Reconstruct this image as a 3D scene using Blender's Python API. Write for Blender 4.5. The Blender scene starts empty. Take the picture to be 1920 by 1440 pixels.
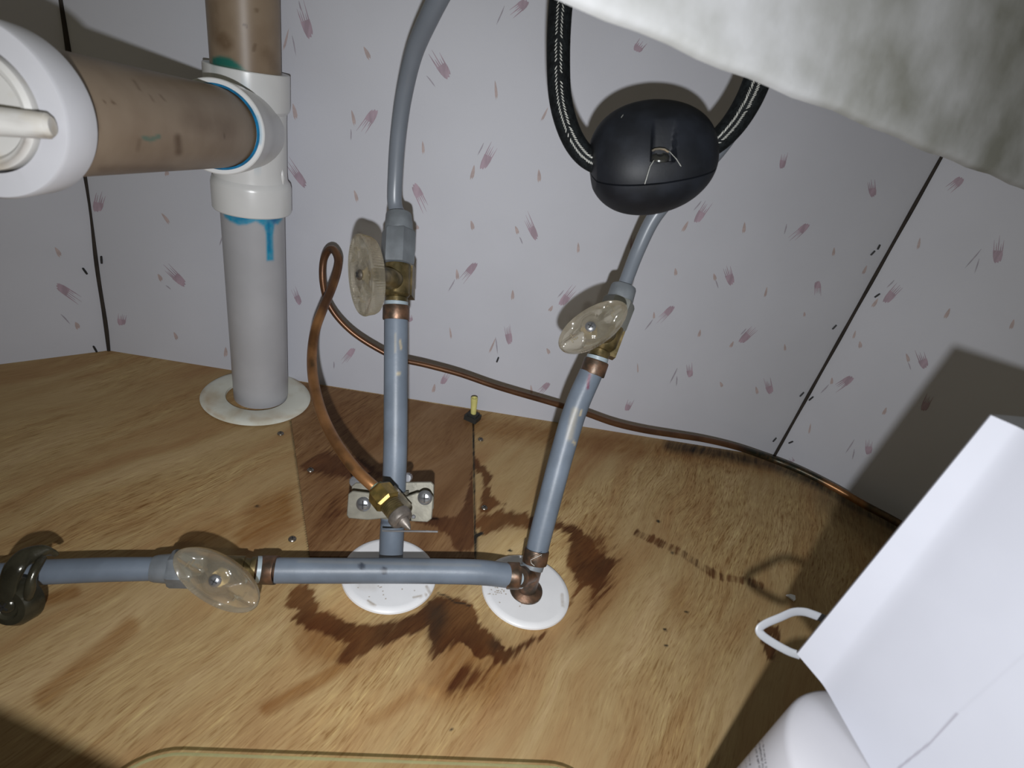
import bpy, math, random
import numpy as np
from mathutils import Vector, Matrix
random.seed(7)
C = bpy.context.scene.collection

# ------------------------------------------------------------------ camera
F = 1050.0; H = 0.30; CX, CY = 960.0, 720.0
VPT = (470.0, 2610.0)                       # vanishing point of verticals
dn = Vector((VPT[0]-CX, VPT[1]-CY, F)).normalized()
def _ray(x, y): return Vector((x-CX, y-CY, F))
def _flc(x, y):
    v = _ray(x, y); return v*(H/v.dot(dn))
AX = (_flc(1445, 857)-_flc(215, 660)).normalized()
AZ = -dn
AY = AZ.cross(AX)
M3 = Matrix((AX, AY, AZ))                   # camera coords -> world
M3I = M3.inverted()
CAM = Vector((0, 0, H))
right, down, fwd = M3.col[0], M3.col[1], M3.col[2]
cam_d = bpy.data.cameras.new('camera')
cam_d.sensor_width = 36; cam_d.lens = F/1920*36
cam_d.clip_start = 0.005
cam_d.dof.use_dof = True; cam_d.dof.focus_distance = 0.42; cam_d.dof.aperture_fstop = 16
cam = bpy.data.objects.new('camera', cam_d); C.objects.link(cam)
R = Matrix((right, -down, -fwd)).transposed()
cam.matrix_world = Matrix.Translation(CAM) @ R.to_4x4()
bpy.context.scene.camera = cam

# ------------------------------------------------------------------ light and exposure
sc = bpy.context.scene
sc.view_settings.view_transform = 'Standard'; sc.view_settings.look = 'None'
sc.view_settings.gamma = 1; sc.view_settings.use_curve_mapping = False
sc.view_settings.exposure = 0.0
wd = bpy.data.worlds.new('world'); sc.world = wd; wd.use_nodes = True
wd.node_tree.nodes['Background'].inputs[0].default_value = (1.0, 0.96, 0.72, 1)
wd.node_tree.nodes['Background'].inputs[1].default_value = 0.125
fl_d = bpy.data.lights.new('phone_flash', 'AREA'); fl_d.shape = 'DISK'; fl_d.size = 0.006; fl_d.spread = math.radians(135); fl_d.energy = 1.10
fl_d.color = (0.95, 0.97, 1.0)
flash = bpy.data.objects.new('phone_flash', fl_d); C.objects.link(flash)
flash.matrix_world = Matrix.Translation(CAM + down*0.034 + right*0.001 - fwd*0.02) @ R.to_4x4()

# ------------------------------------------------------------------ projection helpers
def at(x, y, d): return M3 @ (_ray(x, y)*(d/F)) + CAM
def ray(x, y): return (M3 @ _ray(x, y)).normalized()
def flr(x, y, z=0.0):
    v = M3 @ _ray(x, y); return CAM + v*((z-H)/v.z)
def on_plane(x, y, P0, n):
    v = M3 @ _ray(x, y); return CAM + v*((P0-CAM).dot(n)/v.dot(n))
def pix(P):
    c = M3I @ (Vector(P)-CAM); return (c.x/c.z*F+CX, c.y/c.z*F+CY, c.z)

# ------------------------------------------------------------------ materials
def newmat(name):
    m = bpy.data.materials.new(name); m.use_nodes = True
    nt = m.node_tree; b = nt.nodes['Principled BSDF']; return m, nt, b
def N(nt, typ, **kw):
    n = nt.nodes.new(typ)
    for k, v in kw.items(): setattr(n, k, v)
    return n
def simple(name, col, rough=.4, metal=0.0, spec=.5, var=.12, vs=60, bump=0.0, bs=200, col2=None, lo=.4, hi=.65, stretch=(1,1,1)):
    m, nt, b = newmat(name)
    tc = N(nt, 'ShaderNodeTexCoord'); mp = N(nt, 'ShaderNodeMapping'); mp.inputs['Scale'].default_value = stretch
    nt.links.new(tc.outputs['Object'], mp.inputs['Vector'])
    no = N(nt, 'ShaderNodeTexNoise'); no.inputs['Scale'].default_value = vs; no.inputs['Detail'].default_value = 5
    nt.links.new(mp.outputs[0], no.inputs['Vector'])
    r = N(nt, 'ShaderNodeValToRGB')
    c2 = col2 if col2 else tuple(c*(1-var*2) for c in col)
    r.color_ramp.elements[0].position = lo; r.color_ramp.elements[1].position = hi
    r.color_ramp.elements[0].color = (*c2, 1); r.color_ramp.elements[1].color = (*col, 1)
    nt.links.new(no.outputs['Fac'], r.inputs[0]); nt.links.new(r.outputs[0], b.inputs['Base Color'])
    b.inputs['Roughness'].default_value = rough; b.inputs['Metallic'].default_value = metal
    b.inputs['Specular IOR Level'].default_value = spec
    if bump:
        n2 = N(nt, 'ShaderNodeTexNoise'); n2.inputs['Scale'].default_value = bs; n2.inputs['Detail'].default_value = 4
        nt.links.new(mp.outputs[0], n2.inputs['Vector'])
        bp = N(nt, 'ShaderNodeBump'); bp.inputs['Strength'].default_value = bump; bp.inputs['Distance'].default_value = .001
        nt.links.new(n2.outputs['Fac'], bp.inputs['Height']); nt.links.new(bp.outputs[0], b.inputs['Normal'])
    return m
def add_paint(m, attr, col, noise=0.0, ns=200, rough=None):
    """mix a paint colour over the base by a mesh attribute"""
    nt = m.node_tree; b = nt.nodes['Principled BSDF']
    at_ = N(nt, 'ShaderNodeAttribute'); at_.attribute_name = attr
    fac = at_.outputs['Fac']
    if noise:
        tc = N(nt, 'ShaderNodeTexCoord'); no = N(nt, 'ShaderNodeTexNoise'); no.inputs['Scale'].default_value = ns; no.inputs['Detail'].default_value = 5
        nt.links.new(tc.outputs['Object'], no.inputs['Vector'])
        ma = N(nt, 'ShaderNodeMath', operation='MULTIPLY_ADD'); nt.links.new(no.outputs['Fac'], ma.inputs[0]); ma.inputs[1].default_value = noise; ma.inputs[2].default_value = -noise*.5
        g = N(nt, 'ShaderNodeMath', operation='MULTIPLY_ADD'); nt.links.new(ma.outputs[0], g.inputs[0]); nt.links.new(fac, g.inputs[1]); nt.links.new(fac, g.inputs[2])
        g.use_clamp = True; fac = g.outputs[0]
    mx = N(nt, 'ShaderNodeMix', data_type='RGBA')
    old = b.inputs['Base Color'].links[0].from_socket
    nt.links.new(fac, mx.inputs['Factor']); nt.links.new(old, mx.inputs['A']); mx.inputs['B'].default_value = (*col, 1)
    nt.links.new(mx.outputs['Result'], b.inputs['Base Color'])
    return m

wallpaper = simple('wallpaper', (.50,.507,.555), .55, var=.03, vs=9, bump=.05, bs=900)
mauve = simple('mauve_print', (.39,.295,.35), .6, var=.12, vs=260, stretch=(1,1,.25))
peach = simple('peach_print', (.43,.345,.335), .6, var=.08, vs=260)
slate_print = simple('slate_print', (.34,.315,.36), .6, var=.08, vs=260)
dark_gap = simple('dark_gap', (.030,.022,.016), .8, var=.2)
pvc = simple('white_pvc', (.66,.66,.655), .28, var=.03, vs=40, spec=.6)
pvc_hub = simple('white_pvc_hub', (.50,.50,.53), .32, var=.03, vs=40)
pvc_pipe = simple('grey_white_pvc', (.40,.40,.42), .35, var=.04, vs=30, spec=.5)
plug_mat = simple('cream_plastic', (.56,.55,.53), .35, var=.12, vs=50, col2=(.46,.39,.28), lo=.30, hi=.50)
beige = simple('beige_cpvc', (.26,.195,.135), .42, var=.12, vs=38, col2=(.205,.145,.095), spec=.45, lo=.3, hi=.6)
for mt in (pvc, pvc_pipe, beige, pvc_hub, plug_mat):
    add_paint(mt, 'brown', (.085,.045,.018), .9, 260)
    add_paint(mt, 'mark_and_shade', (.012,.13,.10), .3, 200)
    add_paint(mt, 'blue', (.015,.26,.42), .6, 220)
    add_paint(mt, 'navy', (.008,.10,.27), .4, 220)
grey_pipe = simple('grey_poly_pipe', (.135,.162,.200), .42, var=.10, vs=45, spec=.35, bump=.06, bs=400)
add_paint(grey_pipe, 'brown', (.36,.30,.19), .9, 300)
add_paint(grey_pipe, 'navy', (.11,.02,.045), .6, 300)
add_paint(grey_pipe, 'mark_and_shade', (.022,.027,.04), .2, 300)  # dark tone for the painted pin shadow and the shade in the dents
grey_fit = simple('grey_plastic_nut', (.15,.165,.18), .45, var=.12, vs=90, bump=.08, bs=500)
grey_light = simple('pale_grey_sleeve', (.26,.31,.34), .35, var=.05)
riser_mat = simple('grey_riser_tube', (.15,.168,.195), .35, var=.06, vs=30, spec=.5)
copper_ring = simple('aged_copper_ring', (.21,.115,.07), .42, .65, var=.2, vs=120, col2=(.07,.05,.035), bump=.1, bs=500)
copper = simple('copper_tube', (.36,.175,.07), .36, .65, vs=45, col2=(.16,.075,.03), bump=.05, bs=400, lo=.35, hi=.6)
add_paint(copper, 'mark_and_shade', (.022,.024,.016), .8, 200)
add_paint(copper, 'brown', (.075,.038,.026), .2, 200)
brass = simple('tarnished_brass', (.24,.18,.085), .38, .7, vs=110, col2=(.09,.07,.03), bump=.12, bs=400)
brass_bright = simple('yellow_brass', (.36,.24,.07), .35, .75, vs=120, col2=(.15,.11,.035), bump=.08, bs=400)
verdigris = simple('verdigris', (.20,.30,.22), .7, .1, var=.2, vs=200)
zinc = simple('zinc_plate', (.30,.285,.235), .38, .5, vs=120, var=.12, bump=.06, bs=500)
steel = simple('steel_screw', (.42,.43,.46), .28, .85, vs=150, var=.1)
bronze_screw = simple('dull_screw', (.25,.22,.19), .3, .85, vs=150, var=.1)
lead = simple('grey_tip', (.19,.165,.145), .45, .5, vs=150, var=.2, bump=.15, bs=500)
slot = simple('slot_dark', (.02,.02,.02), .6)
black_pl = simple('black_rubber', (.011,.013,.018), .55, var=.25, vs=70, spec=.30, bump=.04, bs=700)
hose_m = simple('black_braid', (.008,.010,.011), .7, spec=.15, var=.3, vs=400, bump=.5, bs=900)
thread = simple('white_thread', (.6,.6,.55), .6)
white_esc = simple('white_enamel', (.70,.70,.71), .35, var=.02, vs=60)
add_paint(white_esc, 'brown', (.22,.15,.07), 1.0, 500)
cream_esc = simple('cream_plastic_ring', (.62,.62,.55), .45, vs=42, col2=(.50,.46,.36), lo=.30, hi=.52)
add_paint(cream_esc, 'brown', (.38,.25,.13), .9, 300)
box_white = simple('white_carton', (.375,.382,.425), .5, var=.01)
bottle_white = simple('white_bottle', (.40,.395,.42), .45, var=.02)
add_paint(box_white, 'navy', (.20,.19,.22), .2, 100)
ink = simple('grey_ink', (.05,.05,.055), .7)
loop_m = simple('white_strap', (.215,.22,.235), .4, var=.02)
yellow = simple('yellow_plastic', (.60,.56,.20), .4, var=.08)
black_g = simple('black_grommet', (.022,.022,.02), .6)
clampdark = simple('dark_clamp_metal', (.050,.046,.030), .22, .35, vs=60, var=.25, bump=.2, bs=300)
sinkm = simple('mottled_sink', (.46,.465,.48), .42, vs=22, col2=(.20,.20,.175), lo=.34, hi=.66, spec=.5, bump=.05, bs=300)
dirt = simple('wood_speck', (.03,.02,.012), .8)
wood_raw = simple('wood_rail', (.30,.19,.10), .6, var=.2, vs=20, stretch=(1,8,8))

def clear_mat(name, col, wg, wt, wd, rough=.12, diff=(.7,.65,.52)):
    m, nt, b = newmat(name); nt.nodes.remove(b)
    out = nt.nodes['Material Output']
    g = N(nt, 'ShaderNodeBsdfGlass'); g.inputs['Color'].default_value = (*col, 1); g.inputs['Roughness'].default_value = rough; g.inputs['IOR'].default_value = 1.48
    t = N(nt, 'ShaderNodeBsdfTransparent'); t.inputs['Color'].default_value = (*col, 1)
    d = N(nt, 'ShaderNodeBsdfPrincipled'); d.inputs['Base Color'].default_value = (*diff, 1); d.inputs['Roughness'].default_value = .25
    a = N(nt, 'ShaderNodeMixShader'); a.inputs[0].default_value = wt/(wg+wt)
    nt.links.new(g.outputs[0], a.inputs[1]); nt.links.new(t.outputs[0], a.inputs[2])
    c = N(nt, 'ShaderNodeMixShader'); c.inputs[0].default_value = wd
    nt.links.new(a.outputs[0], c.inputs[1]); nt.links.new(d.outputs[0], c.inputs[2])
    nt.links.new(c.outputs[0], out.inputs['Surface'])
    return m
acrylic = clear_mat('clear_acrylic', (.95,.92,.84), .62, .38, .16, .10, (.38,.35,.29))
tray_glass = clear_mat('green_glass', (.992,.995,.985), .08, .92, .0, .02, (.35,.45,.3))
tray_edge = clear_mat('green_glass_edge', (.88,.93,.80), .4, .6, .22, .06, (.40,.44,.28))

def wood(name, ang, palette, stain_cols, fine=1.0, seed=0):
    m, nt, b = newmat(name)
    tc = N(nt, 'ShaderNodeTexCoord')
    mp = N(nt, 'ShaderNodeMapping'); mp.vector_type = 'POINT'
    mp.inputs['Rotation'].default_value = (0, 0, -ang); mp.inputs['Location'].default_value = (seed, seed*.7, 0)
    nt.links.new(tc.outputs['Object'], mp.inputs['Vector'])
    # gentle waviness of the grain
    wv = N(nt, 'ShaderNodeTexNoise'); wv.inputs['Scale'].default_value = 7; wv.inputs['Detail'].default_value = 2
    nt.links.new(mp.outputs[0], wv.inputs['Vector'])
    sub = N(nt, 'ShaderNodeVectorMath', operation='SUBTRACT'); sub.inputs[1].default_value = (.5,.5,.5); nt.links.new(wv.outputs['Color'], sub.inputs[0])
    scl = N(nt, 'ShaderNodeVectorMath', operation='MULTIPLY'); scl.inputs[1].default_value = (0,.035,0); nt.links.new(sub.outputs[0], scl.inputs[0])
    add = N(nt, 'ShaderNodeVectorMath', operation='ADD'); nt.links.new(mp.outputs[0], add.inputs[0]); nt.links.new(scl.outputs[0], add.inputs[1])
    def noise(sx, sy, det, dist=0):
        k = N(nt, 'ShaderNodeVectorMath', operation='MULTIPLY'); k.inputs[1].default_value = (sx, sy, 1); nt.links.new(add.outputs[0], k.inputs[0])
        n = N(nt, 'ShaderNodeTexNoise'); n.inputs['Scale'].default_value = 1; n.inputs['Detail'].default_value = det; n.inputs['Distortion'].default_value = dist
        n.inputs['Roughness'].default_value = .6
        nt.links.new(k.outputs[0], n.inputs['Vector']); return n.outputs['Fac']
    band = noise(5, 34, 3, .4); mid = noise(34, 240, 3, .25); fin = noise(85*fine, 900*fine, 2.5, .3)
    def ramp(src, stops):
        r = N(nt, 'ShaderNodeValToRGB'); e = r.color_ramp.elements
        e[0].position, e[0].color = stops[0][0], (*stops[0][1], 1); e[1].position, e[1].color = stops[-1][0], (*stops[-1][1], 1)
        for p, c in stops[1:-1]:
            q = e.new(p); q.color = (*c, 1)
        nt.links.new(src, r.inputs[0]); return r.outputs[0]
    base = ramp(band, palette)
    # figure of the veneer: patches with strong and with faint pore marks
    fig = noise(3.2, 9, 2, .5)
    fr_ = N(nt, 'ShaderNodeMapRange'); nt.links.new(fig, fr_.inputs['Value'])
    fr_.inputs['From Min'].default_value = .40; fr_.inputs['From Max'].default_value = .60; fr_.inputs['To Min'].default_value = .22; fr_.inputs['To Max'].default_value = 1.0
    def mult(a, bsock, f):
        mx = N(nt, 'ShaderNodeMix', data_type='RGBA', blend_type='MULTIPLY'); mx.inputs['Factor'].default_value = f
        if f < 1:
            k_ = N(nt, 'ShaderNodeMath', operation='MULTIPLY'); nt.links.new(fr_.outputs[0], k_.inputs[0]); k_.inputs[1].default_value = f; nt.links.new(k_.outputs[0], mx.inputs['Factor'])
        nt.links.new(a, mx.inputs['A']); nt.links.new(bsock, mx.inputs['B']); return mx.outputs['Result']
    c = mult(base, ramp(mid, [(.30,(.66,.53,.38)),(.44,(.95,.91,.86)),(.58,(1.05,1.04,1.0)),(.70,(1.22,1.27,1.20))]), .8)
    c = mult(c, ramp(fin, [(.34,(.56,.42,.26)),(.46,(.98,.97,.94)),(.56,(1.04,1.04,1.0)),(.68,(1.34,1.44,1.36))]), .85)
    # water stains: attribute + streaky noise
    at_ = N(nt, 'ShaderNodeAttribute'); at_.attribute_name = 'stain'
    sn = noise(30, 260, 3); sn2 = noise(12, 30, 4)
    s1 = N(nt, 'ShaderNodeMath', operation='MULTIPLY_ADD'); nt.links.new(sn, s1.inputs[0]); s1.inputs[1].default_value = 1.3; s1.inputs[2].default_value = -.65
    s2 = N(nt, 'ShaderNodeMath', operation='MULTIPLY_ADD'); nt.links.new(sn2, s2.inputs[0]); s2.inputs[1].default_value = .9; s2.inputs[2].default_value = -.45
    s3 = N(nt, 'ShaderNodeMath', operation='ADD'); nt.links.new(s1.outputs[0], s3.inputs[0]); nt.links.new(s2.outputs[0], s3.inputs[1])
    s4 = N(nt, 'ShaderNodeMath', operation='ADD'); nt.links.new(s3.outputs[0], s4.inputs[0]); nt.links.new(at_.outputs['Fac'], s4.inputs[1])
    mr = N(nt, 'ShaderNodeMapRange', interpolation_type='SMOOTHSTEP'); nt.links.new(s4.outputs[0], mr.inputs['Value'])
    mr.inputs['From Min'].default_value = .30; mr.inputs['From Max'].default_value = .72
    gt = N(nt, 'ShaderNodeMath', operation='MULTIPLY'); nt.links.new(mr.outputs[0], gt.inputs[0])
    mk = N(nt, 'ShaderNodeMath', operation='MULTIPLY'); mk.use_clamp = True; nt.links.new(at_.outputs['Fac'], mk.inputs[0]); mk.inputs[1].default_value = 6
    nt.links.new(mk.outputs[0], gt.inputs[1])
    stc = ramp(sn2, [(.35, stain_cols[0]), (.62, stain_cols[1])])
    mx = N(nt, 'ShaderNodeMix', data_type='RGBA'); nt.links.new(gt.outputs[0], mx.inputs['Factor'])
    nt.links.new(c, mx.inputs['A'])
    sc_ = mult(c, stc, 1.0)
    nt.links.new(sc_, mx.inputs['B'])
    last = mx.outputs['Result']
    for attr, col, cl in (('grime', (.018,.014,.010), None), ('reddish', (.60,.42,.27), 'm'), ('pale', (1.32,1.36,1.35), 'm')):
        aa = N(nt, 'ShaderNodeAttribute'); aa.attribute_name = attr
        m2 = N(nt, 'ShaderNodeMix', data_type='RGBA')
        if cl: m2.blend_type = 'MULTIPLY'
        fc = aa.outputs['Fac']
        if cl != 'x':
            q = N(nt, 'ShaderNodeMath', operation='MULTIPLY_ADD'); nt.links.new(s3.outputs[0], q.inputs[0]); nt.links.new(fc, q.inputs[1]); nt.links.new(fc, q.inputs[2]); q.use_clamp = True
            fc = q.outputs[0]
        nt.links.new(fc, m2.inputs['Factor']); nt.links.new(last, m2.inputs['A']); m2.inputs['B'].default_value = (*col, 1)
        last = m2.outputs['Result']
    nt.links.new(last, b.inputs['Base Color'])
    b.inputs['Roughness'].default_value = .62; b.inputs['Specular IOR Level'].default_value = .25
    bp = N(nt, 'ShaderNodeBump'); bp.inputs['Strength'].default_value = .25; bp.inputs['Distance'].default_value = .0006
    nt.links.new(fin, bp.inputs['Height']); nt.links.new(bp.outputs[0], b.inputs['Normal'])
    return m

# ------------------------------------------------------------------ mesh helpers
WL = {}
def obj(name, verts, faces, mats, parent=None, keep=False, smooth=True, ang=35, midx=None):
    if not isinstance(mats, (list, tuple)): mats = [mats]
    vs = [Vector(v) for v in verts]
    if keep: c = Vector((0,0,0))
    else:
        lo = Vector([min(v[i] for v in vs) for i in range(3)]); hi = Vector([max(v[i] for v in vs) for i in range(3)])
        c = (lo+hi)/2
    me = bpy.data.meshes.new(name); me.from_pydata([v-c for v in vs], [], faces)
    for m in mats: me.materials.append(m)
    if midx: me.polygons.foreach_set('material_index', midx)
    me.update()
    if smooth:
        me.polygons.foreach_set('use_smooth', [True]*len(me.polygons)); me.set_sharp_from_angle(angle=math.radians(ang))
    o = bpy.data.objects.new(name, me); C.objects.link(o); o.location = c; WL[o.name] = c
    if parent:
        o.parent = parent; o.matrix_parent_inverse = Matrix.Translation(-WL[parent.name])
    return o
def thing(name, label, cat, loc, group=None):
    o = bpy.data.objects.new(name, None); C.objects.link(o); o.location = loc; WL[o.name] = Vector(loc)
    o.empty_display_size = .01
    o['label'] = label; o['category'] = cat
    if group: o['group'] = group
    return o
def tag(o, label, cat, group=None):
    o['label'] = label; o['category'] = cat
    if group: o['group'] = group
    return o
def struct(o): o['kind'] = 'structure'; return o
def fix_normals(o):
    import bmesh
    bm = bmesh.new(); bm.from_mesh(o.data); bmesh.ops.recalc_face_normals(bm, faces=bm.faces); bm.to_mesh(o.data); bm.free(); return o

def catmull(pts, n=8):
    """pts: tuples of equal length; returns smooth resampled list"""
    P = [np.array(p, float) for p in pts]
    if len(P) < 3: 
        return [tuple(P[0]+(P[1]-P[0])*i/n) for i in range(n+1)]
    out = []
    Q = [2*P[0]-P[1]] + P + [2*P[-1]-P[-2]]
    for i in range(1, len(Q)-2):
        for k in range(n):
            t = k/n
            out.append(.5*((2*Q[i])+(-Q[i-1]+Q[i+1])*t+(2*Q[i-1]-5*Q[i]+4*Q[i+1]-Q[i+2])*t*t+(-Q[i-1]+3*Q[i]-3*Q[i+1]+Q[i+2])*t**3))
    out.append(P[-1]); return [tuple(o) for o in out]
def frames(path):
    T = []
    for i in range(len(path)):
        a = path[max(i-1, 0)]; b = path[min(i+1, len(path)-1)]; T.append((b-a).normalized())
    n = T[0].orthogonal().normalized(); fr = []
    for t in T:
        n = (n - t*n.dot(t)).normalized(); fr.append((t, n, t.cross(n)))
    return fr
def tube_geo(path, rad, seg=32, flat=None, bore=0):
    """sweep a circle (or ellipse) ; returns verts, faces. flat=(direction, factor)"""
    path = [Vector(p) for p in path]
    if not isinstance(rad, (list, tuple)): rad = [rad]*len(path)
    fr = frames(path); V = []; Fc = []
    for p, r, (t, n, b) in zip(path, rad, fr):
        for k in range(seg):
            a = 2*math.pi*k/seg; o = (n*math.cos(a)+b*math.sin(a))*r
            if flat is not None:
                d = (flat[0]-t*flat[0].dot(t)).normalized(); o = o - d*o.dot(d)*(1-flat[1])
            V.append(p+o)
    for i in range(len(path)-1):
        for k in range(seg):
            Fc.append((i*seg+k, i*seg+(k+1) % seg, (i+1)*seg+(k+1) % seg, (i+1)*seg+k))
    L = (len(path)-1)*seg
    if not bore:
        Fc.append(tuple(range(seg-1, -1, -1))); Fc.append(tuple(range(L, L+seg)))
    return V, Fc
def tube(name, path, rad, mat, parent=None, seg=32, flat=None, ang=35):
    V, Fc = tube_geo(path, rad, seg, flat); return obj(name, V, Fc, mat, parent, ang=ang)
def ptube(name, pts, mat, parent=None, seg=32, n=8, flat=None):
    """pts: (px, py, depth, radius_px)"""
    q = catmull(pts, n); P = [at(a, b, d) for a, b, d, r in q]; R_ = [r*d/F for a, b, d, r in q]
    return tube(name, P, R_, mat, parent, seg, flat)
def lathe_geo(P, axis, prof, seg=48, ribs=None):
    """prof: (h along axis, r) outer..; ribs=(count, amp, hmin, hmax)"""
    axis = axis.normalized(); n = axis.orthogonal().normalized(); b = axis.cross(n); V = []; Fc = []
    for h, r in prof:
        for k in range(seg):
            a = 2*math.pi*k/seg; rr = r
            if ribs and ribs[2] <= h <= ribs[3]: rr = r + ribs[1]*math.cos(a*ribs[0])
            V.append(P+axis*h+(n*math.cos(a)+b*math.sin(a))*rr)
    for i in range(len(prof)-1):
        for k in range(seg): Fc.append((i*seg+k, i*seg+(k+1) % seg, (i+1)*seg+(k+1) % seg, (i+1)*seg+k))
    if prof[0][1] > 1e-6 : Fc.append(tuple(range(seg-1, -1, -1)))
    L = (len(prof)-1)*seg
    if prof[-1][1] > 1e-6 : Fc.append(tuple(range(L, L+seg)))
    return V, Fc
def lathe(name, P, axis, prof, mat, parent=None, seg=48, ang=35, ribs=None):
    V, Fc = lathe_geo(P, axis, prof, seg, ribs); return obj(name, V, Fc, mat, parent, ang=ang)
def ring_lathe(name, P, axis, prof, mat, parent=None, seg=96, ang=35):
    """closed profile loop (annulus)"""
    axis = axis.normalized(); n = axis.orthogonal().normalized(); b = axis.cross(n); V = []; Fc = []; m = len(prof)
    for h, r in prof:
        for k in range(seg):
            a = 2*math.pi*k/seg; V.append(P+axis*h+(n*math.cos(a)+b*math.sin(a))*r)
    for i in range(m):
        j = (i+1) % m
        for k in range(seg): Fc.append((i*seg+k, i*seg+(k+1) % seg, j*seg+(k+1) % seg, j*seg+k))
    return fix_normals(obj(name, V, Fc, mat, parent, ang=ang))
def prism_geo(outline, off):
    n = len(outline); V = [Vector(p) for p in outline]+[Vector(p)+off for p in outline]
    Fc = [tuple(range(n)), tuple(range(2*n-1, n-1, -1))]+[(i, i+n, (i+1) % n+n, (i+1) % n) for i in range(n)]
    return V, Fc
def prism(name, outline, off, mat, parent=None, bevel=0, smooth=True, seg=2):
    V, Fc = prism_geo(outline, off); o = fix_normals(obj(name, V, Fc, mat, parent, smooth=smooth))
    if bevel:
        m = o.modifiers.new('bevel', 'BEVEL'); m.width = bevel; m.segments = seg; m.limit_method = 'ANGLE'; m.angle_limit = math.radians(40)
    return o
def merge(*geos):
    V = []; Fc = []
    for v, f in geos:
        k = len(V); V += v; Fc += [tuple(i+k for i in q) for q in f]
    return V, Fc
def box_geo(c, ax, ay, az, sx, sy, sz):
    V = [c+ax*(i*sx/2)+ay*(j*sy/2)+az*(k*sz/2) for i in (-1,1) for j in (-1,1) for k in (-1,1)]
    return V, [(0,1,3,2),(4,6,7,5),(0,4,5,1),(2,3,7,6),(0,2,6,4),(1,5,7,3)]
def segaxis(name, x0, y0, d0, x1, y1, d1, prof, mat, parent, seg=48, ang=35, ribs=None):
    """lathe along a pixel segment; prof: (t 0..1, r_px at that depth)"""
    A = at(x0, y0, d0); B = at(x1, y1, d1); L = (B-A).length
    return lathe(name, A, B-A, [(t*L, r*(d0+(d1-d0)*t)/F) for t, r in prof], mat, parent, seg, ang, ribs)

def inside(px, py, poly):
    x = px; y = py; c = np.zeros(x.shape, bool); n = len(poly); j = n-1
    for i in range(n):
        xi, yi = poly[i]; xj, yj = poly[j]
        if yi != yj:
            m = ((yi > y) != (yj > y)) & (x < (xj-xi)*(y-yi)/(yj-yi)+xi); c ^= m
        j = i
    return c
def segdist(px, py, pts, closed=True):
    d = np.full(px.shape, 1e9); n = len(pts)
    for i in range(n if closed else n-1):
        x0, y0 = pts[i]; x1, y1 = pts[(i+1) % n]; dx, dy = x1-x0, y1-y0; L = dx*dx+dy*dy+1e-9
        t = np.clip(((px-x0)*dx+(py-y0)*dy)/L, 0, 1); d = np.minimum(d, np.hypot(px-x0-t*dx, py-y0-t*dy))
    return d
def paint(o, attr, shapes, front_only=True):
    """marks with their own outline on the surface of o. shapes: ('poly', pts, soft, w) or ('line', pts, halfwidth, soft, w)"""
    me = o.data; n = len(me.vertices); co = np.empty(n*3); me.vertices.foreach_get('co', co); co = co.reshape(-1, 3)+np.array(WL[o.name])
    c = (co-np.array(CAM)) @ np.array(M3I).T
    z = np.maximum(c[:, 2], 1e-4); px = c[:, 0]/z*F+CX; py = c[:, 1]/z*F+CY
    val = np.zeros(n)
    for s in shapes:
        if s[0] == 'poly':
            d = segdist(px, py, s[1]); sd = np.where(inside(px, py, s[1]), d, -d); v = np.clip(.5+sd/(2*s[2]), 0, 1)*s[3]
        else:
            d = segdist(px, py, s[1], False); v = np.clip((s[2]+s[3]-d)/(s[3]+1e-6), 0, 1)*s[4]
        val = np.maximum(val, v)
    if front_only:
        nr = np.empty(n*3); me.vertices.foreach_get('normal', nr); nr = nr.reshape(-1, 3)
        v = co-np.array(CAM); val *= ((nr*v).sum(1) < 0)
    val *= (c[:, 2] > .02)
    a = me.attributes.new(attr, 'FLOAT', 'POINT'); a.data.foreach_set('value', val.astype(np.float32))

# ------------------------------------------------------------------ floor
KL = flr(204, 657); KR = flr(1450, 857); YB = (KL.y+KR.y)/2
L0 = flr(0, 683); R1 = flr(1700, 990)
dL = (L0-KL).normalized(); dR = (R1-KR).normalized()
grain = M3 @ _ray(1610, 345); gang = math.atan2(grain.y, grain.x)
pal = [(.28,(.275,.155,.068)),(.42,(.320,.205,.095)),(.54,(.350,.243,.118)),(.68,(.400,.285,.150))]
floor_m = wood('plywood_floor', gang, pal, [(.20,.125,.085),(.40,.255,.175)])
ny, nx = 430, 860
V = []; Fc = []
for j in range(ny+1):
    y = -.06+(YB+.06)*j/ny; dy = YB-y
    xl = KL.x+dL.x/(-dL.y)*dy; xr = KR.x+dR.x/(-dR.y)*dy
    for i in range(nx+1):
        V.append((xl+(xr-xl)*i/nx, y, 0))
for j in range(ny):
    for i in range(nx):
        a = j*(nx+1)+i; Fc.append((a, a+1, a+nx+2, a+nx+1))
floor = struct(obj('floor', V, Fc, floor_m, keep=True, smooth=False))
S_front = [(536,1135),(545,1108),(575,1092),(592,1118),(597,1146),(640,1158),(668,1166),(700,1168),(738,1158),(775,1146),(800,1124),(815,1112),(845,1118),(880,1128),(893,1150),(903,1172),(925,1188),(940,1200),(932,1214),(958,1212),(1000,1192),(1030,1182),(1020,1198),(985,1216),(950,1248),(928,1244),(908,1222),(880,1205),(855,1205),(838,1222),(815,1245),(800,1240),(812,1212),(800,1180),(785,1190),(748,1200),(700,1222),(650,1245),(632,1240),(652,1206),(610,1188),(570,1178),(545,1160),(560,1146)]
S_right = [(886,985),(905,966),(935,955),(965,957),(1000,968),(1045,975),(1085,985),(1110,1010),(1128,1035),(1165,1048),(1150,1070),(1130,1105),(1105,1140),(1112,1105),(1095,1095),(1078,1118),(1062,1142),(1082,1098),(1075,1078),(1064,1060),(1066,1005),(1040,995),(1000,990),(960,985),(930,996),(912,1000)]
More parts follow.
